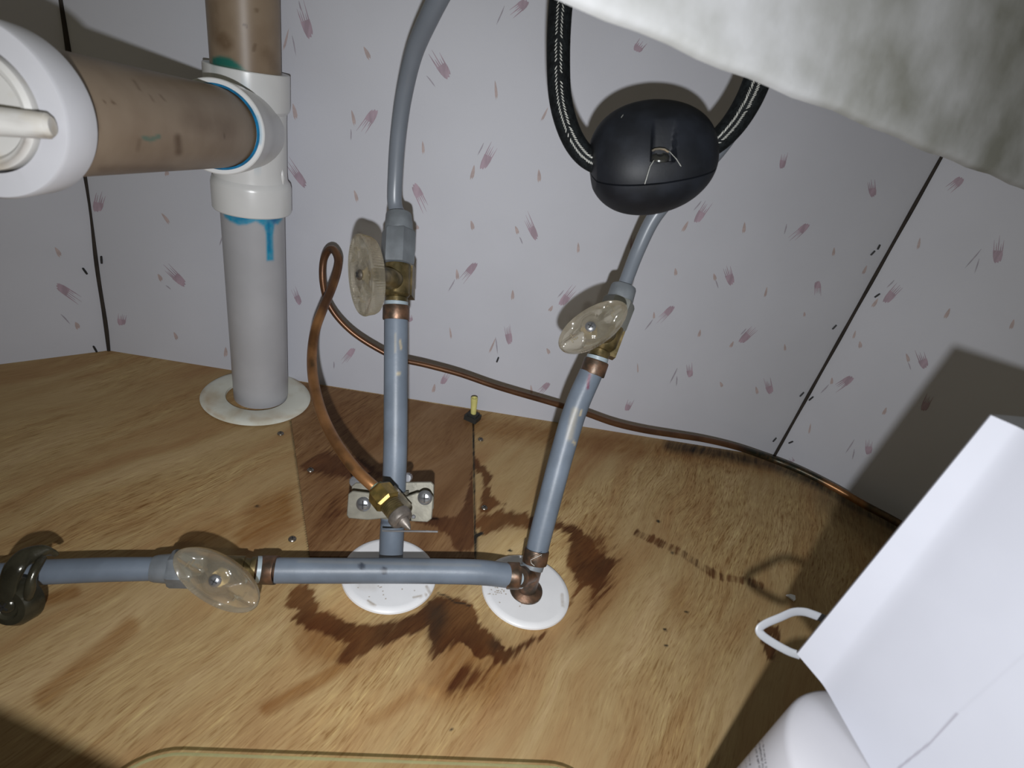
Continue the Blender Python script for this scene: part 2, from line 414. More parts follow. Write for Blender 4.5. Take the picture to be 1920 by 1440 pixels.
S_up = [(887,850),(900,868),(914,878),(926,893),(918,912),(925,935),(948,944),(930,953),(912,962),(895,955),(903,930),(906,905),(900,888),(887,885)]
S_l2 = [(430,1000),(480,935),(545,905),(560,960),(548,990),(500,1020),(440,1035)]
stains = [('poly', S_front, 13, 1.0), ('poly', S_right, 12, .95), ('poly', S_up, 9, .95),
          ('poly', [(800,1125),(850,1122),(885,1135),(900,1180),(950,1215),(900,1235),(850,1190),(830,1230),(808,1200)], 8, 1.25),
          ('poly', [(1420,1160),(1440,1172),(1462,1172),(1468,1205),(1452,1240),(1438,1242),(1425,1205)], 8, .9),
          ('poly', [(820,1290),(860,1240),(930,1245),(900,1290),(850,1320)], 22, .62),
          ('poly', [(1080,1000),(1140,990),(1175,1040),(1150,1110),(1110,1180),(1060,1210),(1090,1140),(1120,1090)], 25, .55),
          ('line', [(1195,1000),(1230,1015),(1275,1035),(1320,1065),(1350,1082),(1400,1090),(1425,1098)], 5, 9, .55)]
paint(floor, 'stain', stains, False)
paint(floor, 'reddish', [('poly', [(800,1170),(930,1200),(975,1250),(930,1310),(850,1340),(790,1300),(820,1240)], 26, .8), ('poly', [(545,1140),(700,1180),(650,1260),(570,1240)], 22, .7), ('poly', [(1060,990),(1140,1000),(1180,1060),(1150,1140),(1090,1190),(1085,1090)], 24, .6), ('poly', S_l2, 18, .8), ('poly', [(330,1010),(420,975),(470,985),(400,1035),(330,1045)], 18, .6),
    ('line', [(650,1240),(600,1275),(545,1305),(500,1330)], 7, 12, .75), ('line', [(245,1175),(200,1215),(130,1270),(80,1310)], 9, 16, .7),
    ('line', [(890,795),(1100,830),(1250,845),(1440,870)], 8, 22, .65), ('line', [(560,1200),(575,1225)], 8, 10, .5),
    ('poly', [(1250,1100),(1290,1100),(1310,1160),(1270,1170)], 20, .5), ('line', [(700,1350),(780,1300),(830,1265)], 5, 12, .45), ('line', [(60,1135),(140,1110)], 6, 12, .7)], False)
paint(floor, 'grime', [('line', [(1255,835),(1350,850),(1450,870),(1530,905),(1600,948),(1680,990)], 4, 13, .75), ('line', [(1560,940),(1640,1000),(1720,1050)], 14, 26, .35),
    ('line', [(545,790),(582,1045),(760,1052)], .6, 1.8, .9), ('line', [(887,770),(891,1050)], 1.0, 2, .95), ('line', [(892,1000),(891,1040)], 2, 3, .9),
    ('line', [(820,1112),(838,1118),(850,1128),(870,1132),(882,1136)], .8, 1.5, .9),
    ('poly', [(800,1130),(830,1130),(838,1170),(825,1200),(812,1222),(802,1190)], 11, .6), ('poly', [(915,1205),(930,1195),(940,1212),(925,1222)], 7, .6),
    ('line', [(895,1004),(903,1000)], 2, 2, .9)]+
    [('line', [(a, b), (a+3, b+1)], 1.6, 1.2, .95) for a, b in ((1259,1036),(1286,1147),(1246,1180),(1247,1210),(1233,977),(481,949),(955,1032),(846,1369),(675,990),(607,1009))], False)
paint(floor, 'pale', [('poly', [(600,1095),(660,1100),(690,1170),(640,1165),(602,1140)], 14, .8), ('poly', [(900,1085),(935,1160),(1000,1195),(1040,1185),(1062,1150),(1090,1120),(1066,1070),(1060,1000),(1000,1000),(940,1000),(905,1040)], 16, .75),
    ('poly', [(880,1110),(905,1130),(900,1165),(885,1130)], 8, .7), ('poly', [(560,1280),(800,1250),(900,1340),(700,1400),(540,1400)], 60, .35), ('line', [(790,1292),(815,1300)], 6, 14, .8)], False)

pan_m = wood('plywood_panel', gang, [(.30,(.145,.072,.030)),(.45,(.185,.100,.045)),(.60,(.215,.125,.062)),(.75,(.235,.145,.078))], [(.28,.20,.17),(.5,.37,.30)], .8, 3.1)
pm = pan_m.node_tree
for n in pm.nodes:
    if n.type == 'MAPPING': n.inputs['Rotation'].default_value = (0, 0, -math.radians(66))
zt = .0011
c0, c1, c2, c3 = flr(536,712,zt), flr(884,768,zt), flr(889,1046,zt), flr(581,1043,zt)
c0.y = min(c0.y, YB-.001); c1.y = min(c1.y, YB-.001)
V = []; Fc = []; n1 = 120
for j in range(n1+1):
    for i in range(n1+1):
        u, v = i/n1, j/n1; V.append(c0*(1-u)*(1-v)+c1*u*(1-v)+c2*u*v+c3*(1-u)*v)
for j in range(n1):
    for i in range(n1):
        a = j*(n1+1)+i; Fc.append((a, a+n1+1, a+n1+2, a+1))
nb = len(V); rim = [i for i in range(n1+1)]+[(j)*(n1+1)+n1 for j in range(1, n1+1)]+[n1*(n1+1)+i for i in range(n1-1, -1, -1)]+[j*(n1+1) for j in range(n1-1, 0, -1)]
for k in rim: V.append(Vector((V[k].x, V[k].y, .0001)))
for k in range(len(rim)): k2 = (k+1) % len(rim); Fc.append((rim[k], rim[k2], nb+k2, nb+k))
panel = obj('plywood_panel', V, Fc, pan_m, keep=True, smooth=False)
tag(panel, 'darker brown plywood patch set flush into the floor behind the grey pipes', 'panel')
paint(panel, 'stain', [('poly', [(886,880),(893,960),(893,1010),(880,1030),(862,1036),(850,1022),(842,1000),(815,985),(775,980),(785,966),(830,972),(855,968),(870,950),(878,915)], 9, 1.1),
    ('poly', [(556,872),(600,850),(640,842),(690,862),(720,890),(680,900),(620,895),(570,885)], 12, .85), ('poly', [(600,930),(640,910),(660,960),(640,1000),(600,990)], 30, .5)], False)
paint(panel, 'reddish', [('poly', [(590,730),(720,745),(720,850),(600,850)], 40, .4), ('poly', [(590,880),(660,880),(655,1000),(590,1000)], 20, .5)], False)
paint(panel, 'grime', [('line', [(891,955),(891,1000)], 1, 2, .8)], False)
paint(panel, 'pale', [('poly', [(800,985),(835,990),(850,1030),(800,1030)], 10, .4)], False)

# ------------------------------------------------------------------ walls with brush-stroke wallpaper
TOP = .62
WP = {'back': (Vector((0, YB, 0)), Vector((0, -1, 0))),
      'left': (KL, Vector((dL.y, -dL.x, 0)) * (1 if Vector((dL.y, -dL.x, 0)).dot(-KL) > 0 else -1)),
      'right': (KR, Vector((dR.y, -dR.x, 0)) * (1 if Vector((dR.y, -dR.x, 0)).dot(-KR) > 0 else -1))}
def which(x, y):
    if x < 115+.134*y+0: return 'left'
    if x > 1755-.5545*(y-305): return 'right'
    return 'back'
strokes = {'back': [], 'left': [], 'right': []}    # (polygon px, material index)
def poly(pts, mi, x, y): strokes[which(x, y)].append((pts, mi))
def fan(x1, y1, x2, y2, w, mi=1):
    t = np.array([x2-x1, y2-y1], float); L = np.hypot(*t); t /= L; n = np.array([-t[1], t[0]]); P = np.array([x1, y1], float)
    w = w*.92
    q = lambda a, b: tuple(P+t*a*L+n*b*w*.5)
    body = [q(.03,-.10), q(-.03,-.32), q(.05,-.62), q(.22,-.88), q(.48,-1.0), q(.50,.92), q(.34,.98), q(.16,.86), q(.06,.66), q(.10,.40), q(.0,.28)]
    poly(body, mi, x1, y1)
    for k in range(5):
        c = -.8+.4*k+random.uniform(-.05, .05); e = random.uniform(.82, 1.12) if k % 2 == 0 else random.uniform(.66, .9); wd_ = random.uniform(.11, .17)
        poly([q(.42, c*.95-wd_), q((.42+e)/2, c*1.04-wd_*.7), q(e, c*1.12-.02), q(e, c*1.12+.03), q((.42+e)/2, c*1.04+wd_*.6), q(.42, c*.95+wd_)], mi, x1, y1)
def dab(x1, y1, x2, y2, w, mi=2):
    t = np.array([x2-x1, y2-y1], float); L = np.hypot(*t); t /= L; n = np.array([-t[1], t[0]]); P = np.array([x1, y1], float)
    q = lambda a, b: tuple(P+t*a*L+n*b*w*.5)
    poly([q(-.05,0), q(.12,-.45), q(.45,-.9), q(.8,-.95), q(1.05,-.35), q(.88,0), q(1.12,.45), q(.85,.85), q(.5,.7), q(.15,.35)], mi, x1, y1)
def thin(x1, y1, x2, y2, w=2.6, mi=3):
    t = np.array([x2-x1, y2-y1], float); L = np.hypot(*t); t /= L; n = np.array([-t[1], t[0]]); P = np.array([x1, y1], float)
    q = lambda a, b: tuple(P+t*a*L+n*b*w*.5)
    poly([q(0,-.2), q(.3,-1.2), q(.7,-1.0), q(1,0), q(.7,.7), q(.3,.6), q(0,.4)], mi, x1, y1)
for a in [(582,71,562,5,20),(841,146,812,97,22),(705,206,676,249,20),(573,350,538,300,16),(776,345,798,392,18),(903,317,930,266,18),(989,2,959,26,20),
          (1006,449,985,402,15),(893,493,862,530,15),(1050,572,1078,538,16),(956,645,950,606,14),(828,720,842,697,12),(1030,718,1009,738,12),(770,603,766,590,12),
          (1304,417,1330,377,16),(1372,534,1361,496,17),(1263,574,1233,604,13),(1387,642,1420,611,15),(1294,707,1292,682,13),(1445,738,1438,710,15),(1186,470,1190,443,14),(1174,770,1184,748,12),
          (1516,420,1483,449,14),(1533,527,1533,554,14),(1658,567,1692,530,17),(1869,493,1874,446,21),(1735,690,1724,658,19),(1599,707,1566,729,16),(1628,852,1630,822,15),(1491,874,1478,858,14),
          (1805,334,1778,356,18),(1637,369,1633,336,16),(1465,316,1472,285,13),(1192,96,1206,77,20),(181,397,190,362,22),(347,535,309,498,17),(106,534,150,564,17),(227,610,230,587,18),
          (664,653,643,680,13),(563,571,549,538,12),(166,420-270,170,120,14),(1730,770,1745,740,16),(1836,470-300,1850,150,14)]:
    fan(*a)
for a in [(541,55,532,92,5),(682,88,693,110,9),(549,195,555,222,9),(659,207,665,233,7),(928,152,931,184,6),(792,265,794,287,6),(664,357,670,377,7),(889,310,884,335,8),(1010,318,1011,340,8),(1027,202,1016,225,5),
          (883,414,887,430,8),(966,424,971,438,7),(1084,455,1084,473,6),(856,505,858,523,7),(961,544,961,561,7),(1036,573,1030,583,7),(843,614,846,634,4),(929,634,918,660,4),(1025,653,1030,663,7),(815,720,812,735,7),(995,722,997,738,5),(782,422,782,430,8),
          (1290,415,1280,433,7),(1396,417,1394,436,7),(1266,503,1267,516,7),(1338,513,1341,525,7),(1438,538,1434,556,5),(1226,585,1226,597,5),(1313,618,1310,631,6),(1375,640,1369,651,6),(1195,681,1196,698,3),(1350,716,1354,725,6),(1417,725,1420,738,6),(1471,645,1472,657,5),
          (1564,464,1562,479,6),(1725,446,1721,466,6),(1646,560,1636,575,7),(1781,578,1772,596,8),(1612,640,1613,652,8),(1699,663,1704,678,7),(1901,599,1895,616,8),(1560,708,1559,720,6),(1625,498,1618,513,6),(1508,585,1508,593,5),(1662,764,1656,777,7),(1520,794,1517,812,4),
          (312,318,313,329,9),(303,400,317,418,7),(103,464,113,480,9),(187,504,203,514,7),(296,514,303,526,8),(326,623,332,636,7),(423,651,423,668,8),(418,412,418,425,6),(141,604,147,616,10),(1565,910,1566,925,6),(1604,620,1600,634,5)]:
    dab(*a)
for a in [(548,67,555,105),(658,242,658,264),(946,11,930,48),(907,268,895,292),(853,524,840,547),(974,444,980,458),(1057,544,1045,558),(929,632,933,664),(800,142,817,164),(1315,377,1300,395),(1341,524,1347,541),(1224,599,1208,620),
          (1270,690,1255,720),(1269,705,1268,724),(1399,616,1388,628),(1840,467,1808,504),(1836,485,1827,513),(1554,721,1538,738),(1602,824,1585,850),(1602,842,1598,862),(114,589,132,608),(311,535,321,543),(419,436,411,462),(626,678,626,692),
          (565,20,560,0),(1703,680,1708,694),(1677,545-20,1662,540),(1475,405+15,1470,440)]:
    thin(*a)

def wall(name, key, A, B, thick=.012):
    P0, n = WP[key]; u = (B-A).normalized(); up = Vector((0,0,1))
    out = -n
    V = []; Fc = []; mi = []
    g, f = box_geo((A+B)/2+out*thick/2+up*(TOP/2), u, out, up, (B-A).length, thick, TOP)
    V += g; Fc += f; mi += [0]*6
    k = 0
    for pts, m in strokes[key]:
        k += 1; off = n*(.00012+.00001*(k % 7)); b = len(V)
        P = [on_plane(x, y, P0, n)+off for x, y in pts]
        # keep inside the panel
        if min((p-A).dot(u) for p in P) < .0025 or max((p-A).dot(u) for p in P) > (B-A).length-.0025 or min(p.z for p in P) < .001: continue
        V += P; cidx = len(V); V.append(sum(P, Vector())/len(P))
        for i in range(len(P)):
            Fc.append((b+i, b+(i+1) % len(P), cidx)); mi.append(m)
    return struct(obj(name, V, Fc, [wallpaper, mauve, peach, slate_print], keep=True, smooth=False, midx=mi))
wall('wall_back', 'back', Vector((KL.x, YB, 0)), Vector((KR.x, YB, 0)))
wall('wall_left', 'left', KL+dL*.70, KL)
wall('wall_right', 'right', KR, KR+dR*.80)
for i, (K, w) in enumerate(((KL, .0014), (KR, .0016))):
    inn = Vector((0, -1, 0)); pts = []
    for s in range(0, 61):
        z = TOP*s/60; pts.append(Vector((K.x, K.y, z))+Vector(((1 if i == 0 else -1)*(.0002+.0004*math.sin(z*60)) if i == 0 else 0, -.0004, 0)))
    rr = [w*(1+(.22*math.sin(s*.35)+.12*math.sin(s*.9) if i == 0 else .1*math.sin(s)))*(.85 if s > 30 else 1) for s in range(61)]
    struct(tube('trim_%d' % (i+2), pts, rr, dark_gap, seg=10))
# front rail of the cabinet, out of view at lower left (it throws the shadow in that corner)
fa, fb = flr(0, 1326), flr(238, 1440); fp = flash.matrix_world.translation.copy()
ra, rb = fp+(fa-fp)*.42, fp+(fb-fp)*.42
u = (rb-ra).normalized(); u.z = 0; u.normalize(); back_ = Vector((u.y, -u.x, 0)); back_ = back_ if back_.y < 0 else -back_
za = ra.z
a0 = ra-u*.28; b0 = rb.copy()
V, Fc = prism_geo([Vector((a0.x, a0.y, 0)), Vector((b0.x, b0.y, 0)), Vector((b0.x, b0.y, za)), Vector((a0.x, a0.y, za))], back_*.05)
struct(fix_normals(obj('trim_1', V, Fc, wood_raw, smooth=False)))

# staples beside the wall seams
def staple(x, y, ang, L=13, lab=''):
    P0, n = WP[which(x, y)]
    P = on_plane(x, y, P0, n); dx, dy = math.cos(ang)*L/2, math.sin(ang)*L/2
    a, b = on_plane(x-dx, y-dy, P0, n)+n*.0006, on_plane(x+dx, y+dy, P0, n)+n*.0006
    o = tube('staple', [a-n*.0006, a, (a+b)/2, b, b-n*.0006], [.0005, .0008, .0009, .0008, .0005], slot, seg=8)
    tag(o, lab, 'staple', 'black staples beside the wall corner seams')
for s in [(191,487,1.5,13,'black staple just right of the left corner seam, uppermost there'),(159,508,.95,13,'black staple left of the left corner seam, halfway up the wall'),(178,654,1.05,12,'lowest black staple left of the left corner seam, near the floor'),
          (1647,463,-1.1,9,'highest black staple left of the right corner seam, under the sink edge'),(1636,474,-.8,10,'black staple just below the highest one left of the right corner seam'),(1645,554,-.6,11,'uppermost black staple to the right of the right corner seam'),
          (1564,613,-.8,10,'black staple left of the right corner seam, at mid height'),(1503,739,-.8,10,'black staple left of the right corner seam, opposite a staple on its right'),(1521,747,-.7,10,'black staple right of the right corner seam, at mid height'),
          (1452,824,-.85,9,'lowest black staple left of the right corner seam, near the floor'),(1483,829,-.4,8,'lowest black staple right of the right corner seam, near the floor'),(933,674,-1.2,9,'lone black staple in the middle of the back wall above the thin copper tube')]:
    staple(*s)

# ------------------------------------------------------------------ drain assembly
base = flr(490, 742)
drain = thing('drain_pipe', 'thick white and beige plastic drain pipe with tee and side branch, beside the left corner', 'drain pipe', base)
def dz(y): return 1/(2.646-.00106*(y-100))
def axp(y): return 456+(490-456)*y/742
def dense_tube(name, A, B, r, mat, parent, seg=144, step=.0012, cap=True):
    n = max(2, int((B-A).length/step)); return tube(name, [A+(B-A)*i/n for i in range(n+1)], r, mat, parent, seg)
rp = .0222
pb = base+Vector((0,0,.0))
lower = dense_tube('lower_pipe', Vector((base.x, base.y, .0003)), at(axp(380), 380, dz(380)), .0226, pvc_pipe, drain)
lower['label'] = 'greyish white lower pipe with blue primer drips'
paint(lower, 'blue', [('poly', [(416,388),(534,396),(529,412),(521,421),(515,419),(512,440),(513,488),(500,489),(499,440),(495,424),(480,415),(462,421),(447,422),(432,415),(421,407)], 2.2, .92)])
paint(lower, 'navy', [('poly', [(508,397),(528,400),(524,410),(514,420),(505,410)], 3, .8), ('poly', [(434,403),(470,408),(462,415),(440,414)], 4, .35), ('line', [(503,415),(505,470)], 1.5, 2, .45)])
paint(lower, 'mark_and_shade', []); paint(lower, 'brown', [])
axis_t = (at(axp(0), 0, dz(0))-at(axp(390), 390, dz(390))).normalized()
T_top = at(463, 128, dz(128)); T_bot = at(474, 392, dz(392)); Lt = (T_top-T_bot).length
def hT(y): return (at(axp(y), y, dz(y))-T_bot).dot((T_top-T_bot).normalized())
prof = [(0,.0240),(0,.0272),(.0008,.0277),(hT(345),.0277),(hT(338),.0271),(hT(332),.0252),(hT(318),.0248),(hT(225),.0248),(hT(205),.0250),(hT(198),.0270),(hT(190),.0274),(Lt-.0006,.0274),(Lt,.0270),(Lt,.0228)]
V1, F1 = lathe_geo(T_bot, T_top-T_bot, prof, 96)
B0 = at(463, 243, .395); B1 = at(407, 239, .330); bd = (B1-B0).normalized(); Lb = (B1-B0).length
V2, F2 = lathe_geo(B0, bd, [(0,.0252),(Lb-.030,.0256),(Lb-.026,.0262),(Lb-.006,.0264),(Lb-.0006,.0262),(Lb,.0256),(Lb,.0226),(Lb-.004,.0224)], 144)
V, Fc = merge((V1, F1), (V2, F2))
tee = obj('tee_fitting', V, Fc, pvc, drain, ang=30)
# moulded bumps on the right flank of the tee
upper = dense_tube('upper_pipe', at(axp(135), 135, dz(135)), at(axp(-90), -90, dz(-90)), rp, beige, drain)
upper['label'] = 'beige upper pipe with brown smudges'
paint(upper, 'mark_and_shade', [('poly', [(398,108),(412,105),(432,109),(450,122),(462,134),(398,122)], 3, 1.0)])
paint(upper, 'brown', [('line', [(415,72),(425,82)], 5, 14, .6), ('line', [(478,85),(476,93)], 2, 3, .6), ('line', [(457,46),(463,50)], 1.2, 2, .8), ('line', [(400,10),(405,70)], 5, 9, .3), ('line', [(480,18),(482,20)], 2, 3, .5), ('line', [(500,100),(515,125)], 4, 14, .3)])
paint(upper, 'blue', []); paint(upper, 'navy', [])
side = dense_tube('branch_pipe', at(409, 239, .334), at(30, 208, .194), .0224, beige, drain)
side['label'] = 'beige horizontal branch pipe'
paint(side, 'mark_and_shade', [('line', [(270,258),(282,262),(298,256)], 2.2, 3.5, .62)])
paint(side, 'brown', [('line', [(333,258),(335,285)], 2, 9, .75), ('line', [(210,190),(213,193)], 1.6, 2, .8), ('line', [(262,262),(258,280)], 1.5, 5, .4), ('line', [(250,150),(262,168)], 1, 2, .6), ('line', [(282,180),(288,190)], 1, 1.5, .5), ('line', [(300,178),(309,188)], 1, 1.5, .5),
    ('line', [(355,225),(420,240)], 7, 20, .33), ('line', [(190,318),(320,316)], 3, 8, .35), ('line', [(120,105),(175,200),(182,240)], 2, 8, .4), ('line', [(420,250),(421,258)], 1, 2, .7), ('line', [(195,190),(196,191)], 1, 1, .8)])
paint(side, 'blue', []); paint(side, 'navy', [])
paint(tee, 'blue', [('line', [(478,222),(481,235),(482,262)], 4.5, 4, .85), ('line', [(452,192),(468,206),(476,220)], 2, 3, .5)])
paint(tee, 'navy', [('line', [(412,398),(423,396)], 4, 3, .0)]); paint(tee, 'mark_and_shade', [('line', [(388,110),(400,118),(452,127)], 3, 3, .8)]); paint(tee, 'brown', [])
# primer bead in the socket mouth
Pm = B1-bd*.0012
pr = ring_lathe('primer_bead', Pm, bd, [(0,.0222),(0,.0236),(.0021,.0234),(.0030,.0222)], simple('blue_primer', (.012,.19,.40), .3, var=.2, vs=150), drain, 144)
pr['label'] = 'bright blue primer bead'
for (x, y, w, h) in ((523,262,5,15),(529,333,6,13)):
    P = at(x, y, dz(y)-.004)
    V, Fc = lathe_geo(P-axis_t*.004, axis_t, [(-.003*h/13,.0001),(0,.0014),(.004,.0018),(.008,.0014),(.011*h/13,.0001)], 16)
    b = obj('tee_bump', V, Fc, pvc, drain)
# cleanout coupling at the free end
hb = at(33, 209, .195); hf = at(-43, 203, .180); hd = (hf-hb).normalized(); Lh = (hf-hb).length
hub = ring_lathe('coupling', hb-hd*.0, hd, [(0,.0223),(0,.0262),(.0010,.0272),(Lh-.0012,.0279),(Lh,.0272),(Lh,.0196),(Lh-.006,.0190),(.002,.0190)], pvc_hub, drain, 144)
plug = lathe('cleanout_plug', hf-hd*.007, hd, [(0,.0185),(.0055,.0188),(.0085,.0186),(.0098,.0172),(.0094,.0158),(.0078,.0146),(.0072,.0060),(.0070,.0001)], plug_mat, drain, 96)
plug['label'] = 'cream cleanout plug with raised bar'
bc = hf+hd*.005
q0 = at(-70, 222, .172); q1 = at(99, 237, .178)
lug = tube('plug_lug', [q0, q0+(q1-q0)*.35, q0+(q1-q0)*.7, q0+(q1-q0)*.95, q1], [.0055,.0046,.0043,.0041,.0030], plug_mat, plug, 24, flat=((q1-q0).normalized().cross(hd), .95))
lug['label'] = 'stained cream lug'
for o in (hub, plug, lug):
    paint(o, 'brown', [('line', [(0,312),(30,295),(50,262)], 2, 6, .45), ('line', [(60,252),(100,258)], 2, 4, .5), ('line', [(30,228),(50,228)], 4, 8, .2)] if o is not hub else [('line', [(0,345),(35,325)], 1, 8, .15)])
    for a in ('blue','navy','mark_and_shade'): paint(o, a, [])

# escutcheon rings on the floor
UP = Vector((0,0,1))
E1 = flr(482, 746); r1 = .0452
e1 = ring_lathe('escutcheon', Vector((E1.x, E1.y, .0012)), UP, [(0,.0250),(.0022,.0254),(.0026,.0262),(.0026,.0400),(.0018,.0435),(.0002,r1)], cream_esc, None, 128)
tag(e1, 'large cream plastic ring around the base of the thick white drain pipe', 'escutcheon ring', 'round floor flanges around the pipes')
paint(e1, 'brown', [('line', [(382,735),(392,770)], 2, 6, .5), ('line', [(470,786),(560,780)], 1, 5, .4), ('line', [(556,707),(566,715)], 3, 6, .8), ('line', [(400,775),(420,786)], 1, 4, .4), ('line', [(450,768),(456,770)], 1, 2, .8)])
def cap_ring(x, y, r, lab, marks, tilt=Vector((0,0,1))):
    Pf = flr(x, y); P = Vector((Pf.x, Pf.y, .0002))
    V, Fc = lathe_geo(P, tilt, [(0,r-.0006),(.0008,r),(.0020,r-.0003),(.0031,r-.0016),(.0036,r-.0036),(.0040,r*.55),(.0042,.0001)], 128)
    # subdivide rings finely for the marks
    prof = [(0,r-.0006),(.0008,r),(.0020,r-.0003),(.0031,r-.0016),(.0036,r-.0036)]+[(.0036+.0006*k/60, (r-.0036)*(1-k/60)+.0001) for k in range(1, 61)]
    V, Fc = lathe_geo(P, tilt, prof, 320)
    o = obj('escutcheon', V, Fc, white_esc)
    tag(o, lab, 'escutcheon ring', 'round floor flanges around the pipes'); paint(o, 'brown', marks); return o
rng = random.Random(3)
def specks(cx, cy, rx, ry, n): return [('line', [(a, b), (a+.5, b)], .5, .9, .85) for a, b in ((rng.gauss(cx, rx), rng.gauss(cy, ry)) for _ in range(n))]
cap_ring(730, 1079, .0308, 'round white floor flange at the base of the left grey pipe, behind the horizontal pipe', specks(720,1105,30,14,14)+[('line', [(676,1098),(700,1100)], 3, 10, .18), ('line', [(800,1100),(806,1112)], 1, 3, .5), ('line', [(690,1126),(705,1136)], .8, 2, .6), ('line', [(775,1120),(800,1115)], .8, 2, .5)])
cap_ring(985, 1109, .0306, 'round white floor flange under the copper tee of the right grey pipe', specks(936,1110,8,4,22)+specks(980,1130,12,4,8)+[('line', [(1054,1115),(1055,1135)], 1.5, 3, .35), ('line', [(960,1042),(970,1042)], 1, 3, .4)])

# ------------------------------------------------------------------ shut-off valves
def screw(name, P, ax, r, mat, parent, rot=0.3):
    ax = ax.normalized(); n = ax.orthogonal().normalized(); b = ax.cross(n)
    V1, F1 = lathe_geo(P, ax, [(-r*.5, r*.6), (0, r), (r*.14, r), (r*.38, r*.82), (r*.52, r*.5), (r*.56, .00001)], 32)
    m = [0]*len(F1)
    d1 = (n*math.cos(rot)+b*math.sin(rot)); d2 = ax.cross(d1)
    G = [(V1, F1)]
    for d, e in ((d1, d2), (d2, d1)):
        g = box_geo(P+ax*r*.44, d, e, ax, r*1.15, r*.20, r*.30); G.append(g); m += [1]*6
    V, Fc = merge(*G)
    return obj(name, V, Fc, [mat, slot], parent, midx=m)
def handle(parent, Cn, nrm, u, L, W, T, body_pt, scr_off=(0, 0), scr_mat=bronze_screw):
    """oval clear knob: Cn face centre, nrm outward normal, u long axis"""
    nrm = nrm.normalized(); u = (u-nrm*u.dot(nrm)).normalized(); v = nrm.cross(u)
    seg = 360; V = []; Fc = []
    def pt(k, s, h, rib=0):
        a = 2*math.pi*k/seg; c, s_ = math.cos(a), math.sin(a)
        x = (abs(c)**.92)*(1 if c > 0 else -1)*L/2; y = (abs(s_)**1.08)*(1 if s_ > 0 else -1)*W/2
        rr = s+rib*(.013*math.cos(k*math.pi*.5*1.0))
        return Cn+u*x*rr+v*y*rr+nrm*h
    def hgt(s, x, y):
        base = -.0010*(1-s)
        ridge = .0016*math.exp(-(y/.0016)**2)*(1 if abs(x) > L*.17 else .2)*min(1, (1-s)*6)
        hubr = math.hypot(x, y); hubh = .0013*max(0, min(1, (.0075-hubr)/.0015))
        dim = -.0022*math.exp(-((abs(x)-L*.24)**2+(abs(y)-W*.24)**2)/(.0034**2))
        return base+ridge+hubh+dim
    layers = [(.86,-T,0),(.93,-T*.97,0),(.955,-T*.75,1),(.975,-T*.35,1),(.995,-T*.12,1),(1.0,-T*.02,0),(.985,T*.06,0),(.95,T*.05,0)]
    for s, h, rb in layers:
        for k in range(seg): V.append(pt(k, s, h, rb))
    inner = [.90,.84,.76,.68,.60,.52,.44,.36,.30,.24,.18,.12,.06]
    for s in inner:
        for k in range(seg):
            p = pt(k, s, 0); dx = (p-Cn).dot(u); dy = (p-Cn).dot(v); V.append(p+nrm*hgt(s, dx, dy))
    nl = len(layers)+len(inner)
    for i in range(nl-1):
        for k in range(seg): Fc.append((i*seg+k, i*seg+(k+1) % seg, (i+1)*seg+(k+1) % seg, (i+1)*seg+k))
    Fc.append(tuple(range(seg-1, -1, -1))); Fc.append(tuple(range((nl-1)*seg, nl*seg)))
    # raised rectangle (letter pad) marks on the face
    for (ax_, ay_, w_, h_) in ((L*.30, 0, .0022, .0007), (L*.33, .0016, .0007, .0030), (L*.27, -.0018, .0007, .003), (-L*.30, .001, .0007, .0034), (-L*.27, -.001, .0026, .0007), (-L*.33, -.0006, .0007, .003)):
        g = box_geo(Cn+u*ax_+v*ay_+nrm*.0009, u, v, nrm, w_, h_, .0012); k0 = len(V); V += g[0]; Fc += [tuple(i+k0 for i in q) for q in g[1]]
    h = obj('valve_handle', V, Fc, acrylic, parent, ang=50); h['label'] = 'clear fluted oval plastic handle'
    sp = Cn+u*scr_off[0]+v*scr_off[1]
    screw('screw', sp+nrm*.0012, nrm, .0031, scr_mat, h)
    # stem from the body to the back of the handle
    st = sp-nrm*T*.98; A = body_pt
    dd = st-A
    lathe('valve_stem', A, dd, [(0,.0068),(dd.length*.45,.0066),(dd.length*.5,.0052),(dd.length*.8,.0050),(dd.length,.0042)], brass, parent, 24)
    return h

# left supply: vertical pipe in front of the back wall
Lb_ = flr(733, 1074)
ls = thing('supply_pipe', 'upright grey water pipe left of centre with clear-handled shut-off valve and riser tube', 'water pipe', Lb_)
o = ptube('pipe', [(732.5,1074,flr(733,1074) and pix(Lb_)[2]-.002,21.5),(734,1020,.3625,22.3),(737,960,.361,22),(741,850,.360,22),(742,740,.361,22),(742.5,600,.362,22)], grey_pipe, ls, 64, 24)
paint(o, 'brown', [('line', [(750,640),(752,652)], 1, 2, .8), ('line', [(745,700),(751,703)], 1.2, 2, .8), ('line', [(741,625),(741,660)], .8, 2, .35)]); paint(o, 'navy', []); paint(o, 'mark_and_shade', [('line', [(714,979),(757,984)], 2.5, 2, .5)])  # last dark band paints the shadow of the saddle valve's pin
def crimp(x0, y0, x1, y1, d, r, parent, nub=True):
    A = at(x0, y0, d); B = at(x1, y1, d); L = (B-A).length; R_ = r*d/F
    return ring_lathe('crimp_ring', A, B-A, [(0,R_*.86),(0,R_*.97),(L*.08,R_),(L*.92,R_),(L,R_*.97),(L,R_*.86)], copper_ring, parent, 48)
crimp(742.5,600,743,573,.362,24.8,ls)
segaxis('sleeve', 743,573.5,.362, 743.3,566,.362, [(0,21),(0,21.8),(1,21.8),(1,20)], grey_light, ls)
